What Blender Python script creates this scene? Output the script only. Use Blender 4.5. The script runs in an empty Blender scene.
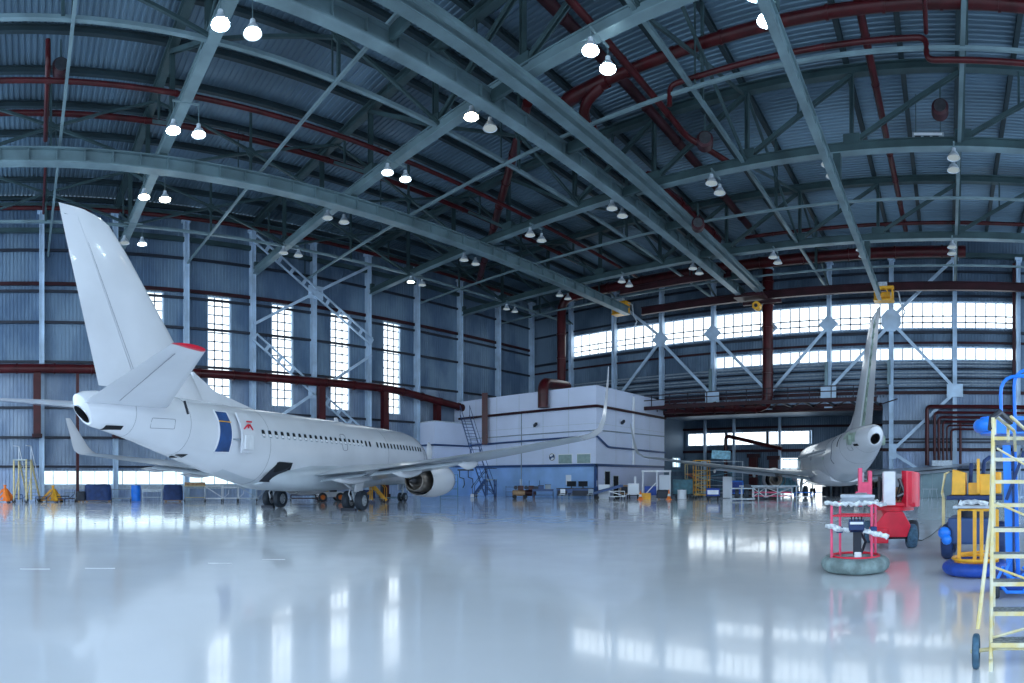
import bpy, math, random
from mathutils import Vector, Matrix
PI = math.pi
C = bpy.context.scene.collection
SC = bpy.context.scene
rnd = random.Random(7)
F, YH, X0, HC = 588.0, 477.5, 948.0, 1.87   # focal (px per radian), horizon row, column of the back wall's normal, eye height


# ------------------------------------------------------------------ materials
def mat(name, col, rough=.5, metal=0., var=0., vs=1.5, bump=0., bs=8., emit=0., spec=None, stretch=None, col2=None, coat=0., trans=0., lo=.35, hi=.65):
    m = bpy.data.materials.new(name)
    m.use_nodes = True
    nt = m.node_tree
    b = nt.nodes['Principled BSDF']
    b.inputs['Base Color'].default_value = (*col, 1)
    b.inputs['Roughness'].default_value = rough
    b.inputs['Metallic'].default_value = metal
    if spec is not None: b.inputs['Specular IOR Level'].default_value = spec
    if coat:
        b.inputs['Coat Weight'].default_value = coat
        b.inputs['Coat Roughness'].default_value = .06
    if trans: b.inputs['Transmission Weight'].default_value = trans
    if emit:
        b.inputs['Emission Color'].default_value = (*col, 1)
        b.inputs['Emission Strength'].default_value = emit
    tc = nt.nodes.new('ShaderNodeTexCoord')
    mp = nt.nodes.new('ShaderNodeMapping')
    nt.links.new(tc.outputs['Object'], mp.inputs[0])
    if stretch: mp.inputs['Scale'].default_value = stretch
    if var or col2:
        n = nt.nodes.new('ShaderNodeTexNoise')
        n.inputs['Scale'].default_value = vs
        n.inputs['Detail'].default_value = 5
        nt.links.new(mp.outputs[0], n.inputs['Vector'])
        r = nt.nodes.new('ShaderNodeValToRGB')
        r.color_ramp.elements[0].position = lo
        r.color_ramp.elements[1].position = hi
        c2 = col2 or tuple(min(1, c * (1 + var)) for c in col)
        c1 = col if col2 else tuple(c * (1 - var) for c in col)
        r.color_ramp.elements[0].color = (*c1, 1)
        r.color_ramp.elements[1].color = (*c2, 1)
        nt.links.new(n.outputs['Fac'], r.inputs[0])
        nt.links.new(r.outputs[0], b.inputs['Base Color'])
    if bump:
        n2 = nt.nodes.new('ShaderNodeTexNoise')
        n2.inputs['Scale'].default_value = bs
        n2.inputs['Detail'].default_value = 4
        nt.links.new(mp.outputs[0], n2.inputs['Vector'])
        bp = nt.nodes.new('ShaderNodeBump')
        bp.inputs['Strength'].default_value = bump
        bp.inputs['Distance'].default_value = .05
        nt.links.new(n2.outputs['Fac'], bp.inputs['Height'])
        nt.links.new(bp.outputs[0], b.inputs['Normal'])
    return m


M = {}
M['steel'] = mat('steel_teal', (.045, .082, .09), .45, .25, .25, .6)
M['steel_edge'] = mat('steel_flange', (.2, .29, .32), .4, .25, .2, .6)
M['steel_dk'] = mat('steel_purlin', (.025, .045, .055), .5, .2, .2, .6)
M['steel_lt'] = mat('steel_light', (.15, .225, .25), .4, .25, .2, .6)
M['column'] = mat('column_paint', (.47, .6, .74), .45, .1, .15, .8)
M['deck'] = mat('roof_deck_metal', (.15, .235, .31), .38, .45, .3, .25, stretch=(.3, 1, 1))
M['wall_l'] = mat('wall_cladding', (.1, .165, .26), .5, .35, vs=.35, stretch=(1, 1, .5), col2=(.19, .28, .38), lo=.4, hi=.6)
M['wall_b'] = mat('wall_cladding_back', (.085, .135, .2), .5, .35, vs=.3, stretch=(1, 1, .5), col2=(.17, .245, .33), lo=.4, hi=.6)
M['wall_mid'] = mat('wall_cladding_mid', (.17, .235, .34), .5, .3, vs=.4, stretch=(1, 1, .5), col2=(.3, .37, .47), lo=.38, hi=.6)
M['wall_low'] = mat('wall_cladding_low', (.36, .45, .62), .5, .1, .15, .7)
M['red'] = mat('dark_red_pipe', (.055, .006, .008), .3, .0, .3, 1.2, spec=.3)
M['red_dull'] = mat('dark_red_girt', (.03, .006, .01), .5, .0, .3, .8, spec=.3)
M['dark'] = mat('dark_girt', (.02, .025, .04), .5, .2, .2, .8)
M['floor_y'] = mat('floor_marking', (.8, .82, .84), .3)
M['lav'] = mat('office_lavender', (.56, .6, .78), .5, 0, .05, .4)
M['white_wall'] = mat('office_white', (.66, .72, .88), .5, 0, .04, .4)
M['blue_wall'] = mat('office_blue', (.29, .48, .8), .5, 0, .12, .5)
M['blue_trim'] = mat('office_blue_trim', (.025, .07, .2), .4, 0, .1, .5)
M['glass_grn'] = mat('blind_glass', (.3, .4, .38), .15, 0, .1, 3)
M['yellow'] = mat('yellow_paint', (.85, .42, .03), .4, 0, .12, 4)
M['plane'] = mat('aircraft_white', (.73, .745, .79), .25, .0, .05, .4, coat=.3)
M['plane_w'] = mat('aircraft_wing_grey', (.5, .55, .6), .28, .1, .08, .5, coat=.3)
M['plane_p'] = mat('aircraft_primer', (.32, .42, .35), .5, 0, .25, 1.5)
M['line'] = mat('panel_line', (.12, .14, .18), .6)
M['metal'] = mat('bare_metal', (.65, .67, .7), .22, .95, .06, 4)
M['dark_metal'] = mat('dark_metal', (.12, .12, .13), .3, .8, .15, 4)
M['exh'] = mat('exhaust_metal', (.36, .32, .28), .28, .9, .15, 6)
M['black'] = mat('black_rubber', (.012, .013, .016), .7, 0, .1, 10)
M['void'] = mat('dark_interior', (.008, .01, .015), .9)
M['door_blue'] = mat('dark_blue_interior', (.02, .07, .22), .6, 0, .3, 1.5)
M['tire'] = mat('tyre_rubber', (.025, .035, .05), .6, 0, .15, 8)
M['tire_b'] = mat('tyre_blue_grey', (.05, .12, .19), .7, 0, .3, 14)
M['hub'] = mat('wheel_hub', (.5, .54, .58), .35, .5, .1, 10)
M['red_b'] = mat('bright_red', (.72, .015, .045), .32, 0, .1, 3)
M['pink'] = mat('faded_red', (.85, .09, .2), .4, 0, .1, 3)
M['blue'] = mat('royal_blue', (.008, .06, .36), .5, 0, .15, 5, bump=.3, bs=14)
M['blue_l'] = mat('bright_blue', (.015, .22, .85), .35, 0, .1, 4)
M['blue_d'] = mat('navy_tarp', (.01, .035, .13), .6, 0, .25, 3, bump=.6, bs=6)
M['white'] = mat('white_paint', (.78, .8, .84), .4, 0, .06, 4)
M['grey'] = mat('grey_paint', (.28, .33, .38), .5, 0, .15, 4)
M['ltgrey'] = mat('light_grey', (.5, .56, .62), .45, .1, .15, 6)
M['wood'] = mat('wood', (.36, .22, .12), .6, 0, .25, 6, stretch=(1, 6, 1))
M['orange'] = mat('orange_paint', (.85, .2, .02), .45, 0, .12, 4)
M['tan'] = mat('tan_paint', (.62, .5, .25), .5, 0, .15, 5)
M['py'] = mat('pale_yellow', (.72, .58, .22), .45, 0, .25, 6, col2=(.72, .7, .56))
M['tread'] = mat('tread_grating', (.34, .37, .36), .5, .5, .4, 30)
M['pad'] = mat('grey_green_padding', (.2, .27, .27), .6, 0, .3, 5, bump=.8, bs=7)
M['teal'] = mat('teal_paint', (.05, .17, .22), .5, 0, .2, 3)
M['skin'] = mat('cyan_sheet', (.25, .55, .68), .4, 0, .3, 3)
M['tape'] = mat('white_wrap', (.7, .74, .8), .6, 0, .35, 12, bump=.6, bs=20)
M['screen'] = mat('notice_paper', (.8, .84, .9), .6)


def emissive(name, col, s, var=0.):
    m = bpy.data.materials.new(name)
    m.use_nodes = True
    nt = m.node_tree
    nt.nodes.remove(nt.nodes['Principled BSDF'])
    e = nt.nodes.new('ShaderNodeEmission')
    e.inputs[0].default_value = (*col, 1)
    e.inputs[1].default_value = s
    if var:
        tc = nt.nodes.new('ShaderNodeTexCoord')
        n = nt.nodes.new('ShaderNodeTexNoise')
        n.inputs['Scale'].default_value = .9
        nt.links.new(tc.outputs['Object'], n.inputs['Vector'])
        mr = nt.nodes.new('ShaderNodeMapRange')
        mr.inputs[3].default_value = s * (1 - var)
        mr.inputs[4].default_value = s * (1 + var)
        nt.links.new(n.outputs['Fac'], mr.inputs[0])
        nt.links.new(mr.outputs[0], e.inputs[1])
    nt.links.new(e.outputs[0], nt.nodes['Material Output'].inputs[0])
    return m


M['pane'] = emissive('daylight_pane', (.83, .93, 1.), 2.2, .2)
M['pane_lo'] = emissive('daylight_pane_low', (.7, .9, 1.), 1.5, .5)
M['lamp_on'] = emissive('lamp_lens_lit', (.75, .95, 1.), 80)
M['lamp_warm'] = emissive('lamp_lens_warm', (1., .86, .6), 40)
M['lamp_dim'] = emissive('lamp_lens_dim', (.75, .92, 1.), .3)
M['lamp_mid'] = emissive('lamp_lens_half', (.8, .97, 1.), 8)


# ------------------------------------------------------------------ mesh builder
class MB:
    def __init__(s):
        s.v, s.f, s.mi, s.mats, s.cur = [], [], [], [], 0

    def use(s, m):
        m = M[m] if isinstance(m, str) else m
        if m not in s.mats: s.mats.append(m)
        s.cur = s.mats.index(m)
        return s

    def add(s, vs, fs):
        o = len(s.v)
        s.v += [tuple(p) for p in vs]
        for f in fs:
            s.f.append([i + o for i in f]); s.mi.append(s.cur)
        return s

    def bx(s, x0, x1, y0, y1, z0, z1):
        if x0 > x1: x0, x1 = x1, x0
        if y0 > y1: y0, y1 = y1, y0
        if z0 > z1: z0, z1 = z1, z0
        return s.add([(x0, y0, z0), (x1, y0, z0), (x1, y1, z0), (x0, y1, z0), (x0, y0, z1), (x1, y0, z1), (x1, y1, z1), (x0, y1, z1)],
                     [(0, 3, 2, 1), (4, 5, 6, 7), (0, 1, 5, 4), (1, 2, 6, 5), (2, 3, 7, 6), (3, 0, 4, 7)])

    def box(s, c, d, rz=0., rx=0., ry=0.):
        R = Matrix.Rotation(rz, 3, 'Z') @ Matrix.Rotation(ry, 3, 'Y') @ Matrix.Rotation(rx, 3, 'X')
        c = Vector(c)
        vs = [c + R @ Vector((a * d[0] / 2, b * d[1] / 2, e * d[2] / 2)) for e in (-1, 1) for a, b in ((-1, -1), (1, -1), (1, 1), (-1, 1))]
        return s.add(vs, [(0, 3, 2, 1), (4, 5, 6, 7), (0, 1, 5, 4), (1, 2, 6, 5), (2, 3, 7, 6), (3, 0, 4, 7)])

    def bar(s, p, q, w=.1, h=None, up=(0, 0, 1)):
        h = w if h is None else h
        p, q = Vector(p), Vector(q)
        d = (q - p).normalized()
        u = Vector(up)
        if abs(d.dot(u)) > .98: u = Vector((1, 0, 0)) if abs(d.x) < .9 else Vector((0, 1, 0))
        a = d.cross(u).normalized() * (w / 2)
        b = a.cross(d).normalized() * (h / 2)
        vs = [e + x * a + y * b for e in (p, q) for x, y in ((-1, -1), (1, -1), (1, 1), (-1, 1))]
        return s.add(vs, [(0, 1, 2, 3), (7, 6, 5, 4), (0, 4, 5, 1), (1, 5, 6, 2), (2, 6, 7, 3), (3, 7, 4, 0)])

    def ibeam(s, p, q, w, h, tf=.05, tw=.04):
        p, q = Vector(p), Vector(q)
        up = Vector((0, 0, 1))
        if abs((q - p).normalized().z) > .9: up = Vector((1, 0, 0))
        o = up * (h / 2 - tf / 2)
        s.bar(p + o, q + o, w, tf, up); s.bar(p - o, q - o, w, tf, up)
        return s.bar(p, q, tw, h - 2 * tf, up)

    def tube(s, pts, r, n=8, caps=True, closed=False):
        pts = [Vector(p) for p in pts]
        k = len(pts)
        rs = r if isinstance(r, (list, tuple)) else [r] * k
        prev = None
        rings = []
        for i in range(k):
            if closed: t = (pts[(i + 1) % k] - pts[i - 1]).normalized()
            elif i == 0: t = (pts[1] - pts[0]).normalized()
            elif i == k - 1: t = (pts[-1] - pts[-2]).normalized()
            else:
                t = ((pts[i + 1] - pts[i]).normalized() + (pts[i] - pts[i - 1]).normalized())
                t = t.normalized() if t.length > 1e-6 else (pts[i + 1] - pts[i]).normalized()
            if prev is None:
                u = Vector((0, 0, 1)) if abs(t.z) < .9 else Vector((1, 0, 0))
                a = t.cross(u).normalized()
            else:
                a = (prev - t * prev.dot(t)).normalized()
            prev = a
            b = t.cross(a)
            rings.append([pts[i] + rs[i] * (math.cos(2 * PI * j / n) * a + math.sin(2 * PI * j / n) * b) for j in range(n)])
        return s.loft(rings, caps and not closed, closed)

    def loft(s, rings, caps=True, closed=False, wrap=True):
        n = len(rings[0]); k = len(rings)
        vs = [p for r in rings for p in r]
        fs = []
        for i in range(k if closed else k - 1):
            i2 = (i + 1) % k
            for j in range(n if wrap else n - 1):
                j2 = (j + 1) % n
                fs.append((i * n + j, i * n + j2, i2 * n + j2, i2 * n + j))
        if caps:
            fs.append(tuple(reversed(range(n))))
            fs.append(tuple((k - 1) * n + j for j in range(n)))
        return s.add(vs, fs)

    def lathe(s, prof, c=(0, 0, 0), axis='Z', n=24, caps=True, sq=1.):
        """prof: (radius, height) pairs along the axis; closed ends where the radius is 0"""
        c = Vector(c)
        rings = []
        for r, h in prof:
            ring = []
            for j in range(n):
                a = 2 * PI * j / n
                x, y = max(r, 1e-4) * math.cos(a), max(r, 1e-4) * math.sin(a)
                if axis == 'Z': ring.append(c + Vector((x, y, h)))
                elif axis == 'Y': ring.append(c + Vector((-x, h, y * (sq if y < 0 else 1))))
                else: ring.append(c + Vector((h, x, y)))
            rings.append(ring)
        return s.loft(rings, caps)

    def cyl(s, c, r, h, axis='Z', n=20):
        return s.lathe([(r, -h / 2), (r, h / 2)], c, axis, n)

    def sph(s, c, r, n=12, sz=1.):
        k = n // 2
        return s.lathe([(r * math.sin(PI * i / k), -r * sz * math.cos(PI * i / k)) for i in range(k + 1)], c, 'Z', n)

    def torus(s, c, R, r, n=28, m=10, sz=1.):
        c = Vector(c)
        rings = []
        for i in range(n):
            a = 2 * PI * i / n
            rings.append([c + Vector(((R + r * math.cos(2 * PI * j / m)) * math.cos(a), (R + r * math.cos(2 * PI * j / m)) * math.sin(a), r * sz * math.sin(2 * PI * j / m))) for j in range(m)])
        return s.loft(rings, False, True)

    def build(s, name, m=None, parent=None, smooth=False, bevel=0., loc=None, rz=None):
        me = bpy.data.meshes.new(name)
        me.from_pydata(s.v, [], s.f)
        if m is not None:
            me.materials.append(M[m] if isinstance(m, str) else m)
        else:
            for x in s.mats: me.materials.append(x)
            me.polygons.foreach_set('material_index', s.mi)
        me.update()
        if smooth:
            me.polygons.foreach_set('use_smooth', [True] * len(me.polygons))
            me.set_sharp_from_angle(angle=math.radians(38))
        o = bpy.data.objects.new(name, me)
        C.objects.link(o)
        if parent is not None: o.parent = parent
        if loc is not None: o.location = loc
        if rz is not None: o.rotation_euler.z = rz
        if bevel:
            b = o.modifiers.new('edge', 'BEVEL'); b.width = bevel; b.segments = 2; b.limit_method = 'ANGLE'
        return o


def tag(o, label=None, cat=None, group=None, kind=None):
    if label: o['label'] = label
    if cat: o['category'] = cat
    if group: o['group'] = group
    if kind: o['kind'] = kind
    return o


def thing(name, label, cat, loc=(0, 0, 0), rz=0., group=None):
    o = bpy.data.objects.new(name, None)
    C.objects.link(o)
    o.location = loc; o.rotation_euler = (0, 0, rz)
    o.empty_display_size = .2
    return tag(o, label, cat, group)


def dup(root, loc, rz=0., label=None, group=None):
    def rec(o, par):
        c = o.copy(); C.objects.link(c)
        if par is not None: c.parent = par
        for ch in o.children: rec(ch, c)
        return c
    r = rec(root, None)
    r.location = loc; r.rotation_euler.z = rz
    if label: r['label'] = label
    if group: r['group'] = group
    return r


def structure(o): o['kind'] = 'structure'; return o


def at(px, R, z=0.):
    """a place on the floor by compass bearing (as a column of the photograph) and distance in metres"""
    b = (px - X0) / F
    return Vector((R * math.sin(b), R * math.cos(b), z))


def facing(px): return -(px - X0) / F      # rotation that turns a thing's -Y side to the camera


# ------------------------------------------------------------------ camera, world
cd = bpy.data.cameras.new('camera')
cam = bpy.data.objects.new('camera', cd); C.objects.link(cam)
cd.type = 'PANO'
cd.panorama_type = 'CENTRAL_CYLINDRICAL'
cd.central_cylindrical_radius = 1.
cd.central_cylindrical_range_u_min = -512 / F
cd.central_cylindrical_range_u_max = 512 / F
cd.central_cylindrical_range_v_min = -(683 - YH) / F
cd.central_cylindrical_range_v_max = YH / F
cam.location = (0, 0, HC)
cam.rotation_euler = (PI / 2, 0, -(512 - X0) / F)
SC.camera = cam
SC.view_settings.view_transform = 'Standard'
SC.view_settings.look = 'None'
SC.view_settings.gamma = 1
SC.view_settings.use_curve_mapping = False
SC.view_settings.exposure = .4
SC.cycles.max_bounces = 8
SC.cycles.diffuse_bounces = 5
SC.cycles.glossy_bounces = 4
SC.cycles.sample_clamp_indirect = 6
w = bpy.data.worlds.new('sky'); SC.world = w
w.use_nodes = True
nt = w.node_tree
bg = nt.nodes['Background']
bg.inputs[0].default_value = (.62, .8, 1., 1)
bg.inputs[1].default_value = 2.2
# ------------------------------------------------------------------ the building
XL, YB, ZR, XR, YF = -47.6, 55.7, 24.6, 30., -12.

fb = MB().bx(XL - .3, XR + 6, YF - 10, 76, -.3, 0)
floor = structure(fb.build('floor'))
fm = bpy.data.materials.new('floor_epoxy'); fm.use_nodes = True
nt = fm.node_tree; b = nt.nodes['Principled BSDF']
tc = nt.nodes.new('ShaderNodeTexCoord')
n1 = nt.nodes.new('ShaderNodeTexNoise'); n1.inputs['Scale'].default_value = .18; n1.inputs['Detail'].default_value = 6
r1 = nt.nodes.new('ShaderNodeValToRGB')
r1.color_ramp.elements[0].position = .35; r1.color_ramp.elements[0].color = (.74, .77, .8, 1)
r1.color_ramp.elements[1].position = .65; r1.color_ramp.elements[1].color = (.82, .84, .87, 1)
nt.links.new(tc.outputs['Object'], n1.inputs['Vector']); nt.links.new(n1.outputs['Fac'], r1.inputs[0]); nt.links.new(r1.outputs[0], b.inputs['Base Color'])
n2 = nt.nodes.new('ShaderNodeTexNoise'); n2.inputs['Scale'].default_value = .9; n2.inputs['Detail'].default_value = 5
mr = nt.nodes.new('ShaderNodeMapRange'); mr.inputs[3].default_value = .06; mr.inputs[4].default_value = .2
nt.links.new(tc.outputs['Object'], n2.inputs['Vector']); nt.links.new(n2.outputs['Fac'], mr.inputs[0]); nt.links.new(mr.outputs[0], b.inputs['Roughness'])
n3 = nt.nodes.new('ShaderNodeTexNoise'); n3.inputs['Scale'].default_value = .7; n3.inputs['Detail'].default_value = 2
bp = nt.nodes.new('ShaderNodeBump'); bp.inputs['Strength'].default_value = .2; bp.inputs['Distance'].default_value = .03
nt.links.new(tc.outputs['Object'], n3.inputs['Vector']); nt.links.new(n3.outputs['Fac'], bp.inputs['Height']); nt.links.new(bp.outputs[0], b.inputs['Normal'])
b.inputs['Specular IOR Level'].default_value = .8; b.inputs['Coat Weight'].default_value = .35; b.inputs['Coat Roughness'].default_value = .05
floor.data.materials.append(fm)

# faint dashes and a long seam on the floor
def dash(a, c, w=.1, name='trim_1', m='floor_y'):
    a, c = Vector(a), Vector(c)
    structure(MB().bar((a.x, a.y, .002), (c.x, c.y, .002), w, .004).build(name, m))
k = 1
for px0, px1, R in ((20, 50, 12.), (85, 115, 12.1), (208, 232, 12.8), (262, 285, 13.4)):
    dash(at(px0, R), at(px1, R), .07, 'trim_%d' % k); k += 1


def corr(mb, axis, c, u0, u1, v0, v1, pitch=.3, depth=.05, side=1):
    """corrugated sheet: runs along u, ribs along v.  axis 'L': plane x=c, u=y, v=z; 'B': plane y=c, u=x, v=z; 'R': plane z=c, u=y, v=x"""
    n = max(1, round((u1 - u0) / pitch)); p = (u1 - u0) / n
    prof = []
    for i in range(n):
        s = u0 + i * p
        prof += [(s, 0), (s + .4 * p, 0), (s + .5 * p, depth), (s + .9 * p, depth)]
    prof.append((u1, 0))
    vs = []
    for u, d in prof:
        for v in (v0, v1):
            if axis == 'L': vs.append((c + side * d, u, v))
            elif axis == 'B': vs.append((u, c + side * d, v))
            else: vs.append((v, u, c + side * d))
    mb.add(vs, [(2 * i, 2 * i + 2, 2 * i + 3, 2 * i + 1) for i in range(len(prof) - 1)])


def holes(mb, axis, c, U0, U1, V0, V1, rects, side=1):
    """corrugated wall with rectangular openings (u0,u1,v0,v1)"""
    cuts = sorted({U0, U1} | {r[0] for r in rects} | {r[1] for r in rects})
    for a, e in zip(cuts, cuts[1:]):
        mid = (a + e) / 2
        occ = sorted((r[2], r[3]) for r in rects if r[0] < mid < r[1])
        z = V0
        for lo, hi in occ:
            if lo > z + 1e-3: corr(mb, axis, c, a, e, z, lo, side=side)
            z = hi
        if z < V1 - 1e-3: corr(mb, axis, c, a, e, z, V1, side=side)


LW = [(yc - 1.05, yc + 1.05, 8.2, 17.3) for yc in (10.4, 16.35, 22.3, 28.3, 34.3)]
LOW = (1.2, 24., 1.25, 2.45)
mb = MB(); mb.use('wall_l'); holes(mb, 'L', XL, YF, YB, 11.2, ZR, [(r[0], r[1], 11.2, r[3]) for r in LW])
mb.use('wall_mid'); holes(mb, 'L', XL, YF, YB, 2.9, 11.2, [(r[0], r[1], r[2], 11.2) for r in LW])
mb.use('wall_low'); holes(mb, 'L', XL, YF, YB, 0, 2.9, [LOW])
structure(mb.build('wall_left'))
UB = (-41.4, 6.6, 16.0, 18.5)
LB = (-23.4, 6.6, 13.0, 14.2)
OPEN = (-34.7, -6.2, 0., 8.4)
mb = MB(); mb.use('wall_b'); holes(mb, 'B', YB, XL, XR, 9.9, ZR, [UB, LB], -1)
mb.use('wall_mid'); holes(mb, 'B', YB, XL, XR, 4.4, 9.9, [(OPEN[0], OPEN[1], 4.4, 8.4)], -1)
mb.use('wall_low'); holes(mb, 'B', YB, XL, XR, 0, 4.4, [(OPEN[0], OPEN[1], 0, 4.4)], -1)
structure(mb.build('wall_back'))
# nose dock beyond the back wall
AB = (-34.2, -17., 6.1, 7.8)
AD = (-21.5, -15., .0, 4.4)
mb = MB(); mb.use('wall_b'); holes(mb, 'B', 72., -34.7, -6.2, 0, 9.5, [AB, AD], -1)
structure(mb.build('wall_dock'))
AL = (68.5, 70.8, 3.2, 4.5)
mb = MB(); mb.use('wall_b'); holes(mb, 'L', -34.7, YB, 72., 0, 9.5, [AL]); corr(mb, 'L', -6.2, YB, 72, 0, 9.5, side=-1)
structure(mb.build('wall_dock_side'))
structure(MB().bx(-34.9, -6., YB, 72.2, 9.5, 9.7).build('ceiling_dock', 'wall_b'))
# roof deck, really corrugated, ribs across
mb = MB(); corr(mb, 'R', ZR, YF, YB + .2, XL - .2, XR, pitch=.33, depth=.07, side=1)
structure(mb.build('ceiling', 'deck'))

win_n = [0]
def window(axis, c, r, nu, nv, pm='pane', fw=.06, side=1, m='column'):
    win_n[0] += 1
    root = bpy.data.objects.new('window_%d' % win_n[0], None); C.objects.link(root); structure(root)
    u0, u1, v0, v1 = r
    P = (lambda u, v, d: (c - side * d, u, v)) if axis == 'L' else (lambda u, v, d: (u, c - side * d, v))
    MB().add([P(u0, v0, .25), P(u1, v0, .25), P(u1, v1, .25), P(u0, v1, .25)], [(0, 1, 2, 3)]).build('pane', pm, root)
    g = MB()
    for a in (u0, u1): g.bar(P(a, v0, .1), P(a, v1, .1), .14, .3)
    for a in (v0, v1): g.bar(P(u0, a, .1), P(u1, a, .1), .3, .14)
    g.build('window_frame', m, root)
    g = MB()
    for i in range(1, nu): g.bar(P(u0 + (u1 - u0) * i / nu, v0, .18), P(u0 + (u1 - u0) * i / nu, v1, .18), *((fw, .06) if axis == 'L' else (.06, fw)))
    for j in (nv if isinstance(nv, (list, tuple)) else [v0 + (v1 - v0) * i / nv for i in range(1, nv)]):
        g.bar(P(u0, j, .18), P(u1, j, .18), .06, fw)
    g.build('glazing_bars', 'grey', root)
    return root


for r in LW: window('L', XL, r, 3, 12, fw=.11)
window('L', XL, LOW, 20, 1, 'pane_lo')
bays = [-41.4 + 6 * i for i in range(9)]
for i, a in enumerate(bays[:-1]):
    window('B', YB, (a + .12, a + 5.88, UB[2], UB[3]), 5 if i < 3 else 6, [16.6, 17.2], fw=.12, side=-1)
for a in bays[3:-1]:
    window('B', YB, (a + .12, a + 5.88, LB[2], LB[3]), 6, 1, fw=.12, side=-1)
for i in range(3): window('B', 72., (AB[0] + 5.7 * i, AB[0] + 5.7 * i + 5.6, AB[2], AB[3]), 5, 1, side=-1)
window('B', 72., AD, 4, 1, 'pane', side=-1)
window('L', -34.7, AL, 3, 1, 'pane_lo')
structure(MB().bx(XL, XL + .06, .5, 25, .9, 1.25).build('trim_10', 'ltgrey'))

# columns -------------------------------------------------------------
def column(x, y, z1, ax):
    mb = MB()
    h = .62
    if ax == 'L':
        for s in (-1, 1): mb.bx(x, x + h, y + s * .17 - .03, y + s * .17 + .03, 0, z1)
        mb.bx(x + .1, x + h - .1, y - .15, y + .15, 0, z1)
        mb.bx(x - .02, x + h + .1, y - .35, y + .35, z1 - .25, z1)
        mb.bx(x - .02, x + h + .12, y - .4, y + .4, 0, .12)
    else:
        for s in (-1, 1): mb.bx(x + s * .17 - .03, x + s * .17 + .03, y - h, y, 0, z1)
        mb.bx(x - .15, x + .15, y - h + .1, y - .1, 0, z1)
        mb.bx(x - .35, x + .35, y - h - .1, y + .02, z1 - .25, z1)
        mb.bx(x - .4, x + .4, y - h - .12, y + .02, 0, .12)
    return structure(mb.build('column', 'column'))


YC = [1.4 + 5.97 * i for i in range(-1, 10)]
for y in YC: column(XL + .08, y, 23.4, 'L')
XC = [-47.2 + 5.98 * i for i in range(1, 11)]
for x in XC:
    if OPEN[0] < x < OPEN[1]:
        o = column(x, YB - .08, 22.6, 'B')
        for v in o.data.vertices:
            if v.co.z < 1: v.co.z += 8.5
    else: column(x, YB - .08, 22.6, 'B')
for x in (-31.3, -27.2, -21.): structure(MB().bx(x - .15, x + .15, 71.2, 71.6, 0, 9.5).build('column', 'column'))

# girts ---------------------------------------------------------------
def girt(p, q, m, w=.16, h=.3): return structure(MB().bar(p, q, w, h).build('trim_20', m))
for z, m in ((20.2, 'dark'), (17.5, 'red_dull'), (16.9, 'dark'), (14.4, 'dark'), (11.2, 'dark'), (7.5, 'dark'), (5.1, 'dark'), (2.75, 'dark')):
    segs = [(YF, YB)]
    for r in LW:
        if r[2] < z < r[3] and m == 'red_dull': pass
    girt((XL + .22, YF, z), (XL + .22, YB, z), m, .16, .2 if m == 'dark' else .28)
girt((XL + .4, YF, 21.7), (XL + .4, YB, 21.7), 'steel', .3, .35)
girt((XL + .5, YF, 23.6), (XL + .5, YB, 23.6), 'steel', .5, .4)
for z, m, h in ((21.3, 'dark', .2), (19.0, 'dark', .2), (15.6, 'dark', .25), (14.6, 'red_dull', .2), (9.9, 'red_dull', .3)):
    girt((XL, YB - .18, z), (XR, YB - .18, z), m, .16, h)
for z, m, h in ((7.1, 'dark', .35), (5.5, 'dark', .16), (5.2, 'dark', .16), (4.5, 'red_dull', .3), (2.6, 'dark', .2)):
    girt((OPEN[1], YB - .18, z), (XR, YB - .18, z), m, .16, h)
girt((OPEN[0], 71.7, 5.3), (OPEN[1], 71.7, 5.3), 'red_dull', .2, .35)
girt((OPEN[0], 71.7, 8.3), (OPEN[1], 71.7, 8.3), 'red_dull', .2, .3)
girt((OPEN[0], YB - .2, 8.5), (OPEN[1], YB - .2, 8.5), 'red_dull', .4, .5)
girt((6.2, YB - .7, 2), (6.2, YB - .7, 22), 'red_dull', .3, .3)
girt((XL, YB - .5, 22.7), (XR, YB - .5, 22.7), 'steel', .5, .4)
# slatted wall louvres between the lower window band and the dock
for i, a in enumerate(bays[:-1]):
    mb = MB()
    for k in range(9):
        z = 10.35 + .3 * k
        mb.use('grey' if k % 3 else 'dark').box((a + 3, YB - .16, z), (5.5, .12, .13), rx=.5)
    structure(mb.build('trim_30'))

# diagonal wall bracing with gusset plates
def plate(x, z, s=.95, y=None, oct_=False):
    y = YB - .8 if y is None else y
    n = 8 if oct_ else 4
    pts = [(x + s * math.sin(2 * PI * i / n), z + s * math.cos(2 * PI * i / n)) for i in range(n)]
    if oct_: pts = [(x + s * math.sin(2 * PI * (i + .5) / n), z + s * 1.1 * math.cos(2 * PI * (i + .5) / n)) for i in range(n)]
    vs = [(a, y, c) for a, c in pts] + [(a, y + .05, c) for a, c in pts]
    mb = MB().add(vs, [tuple(range(n)), tuple(reversed(range(n, 2 * n)))] + [(i, i + n, (i + 1) % n + n, (i + 1) % n) for i in range(n)])
    structure(mb.build('trim_40', 'column'))


def brace(x0, z0, x1, z1, w=.28, m='column', y=None):
    y = YB - .75 if y is None else y
    structure(MB().bar((x0, y, z0), (x1, y, z1), w, .16, up=(0, 1, 0)).build('trim_50', m))


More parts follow.
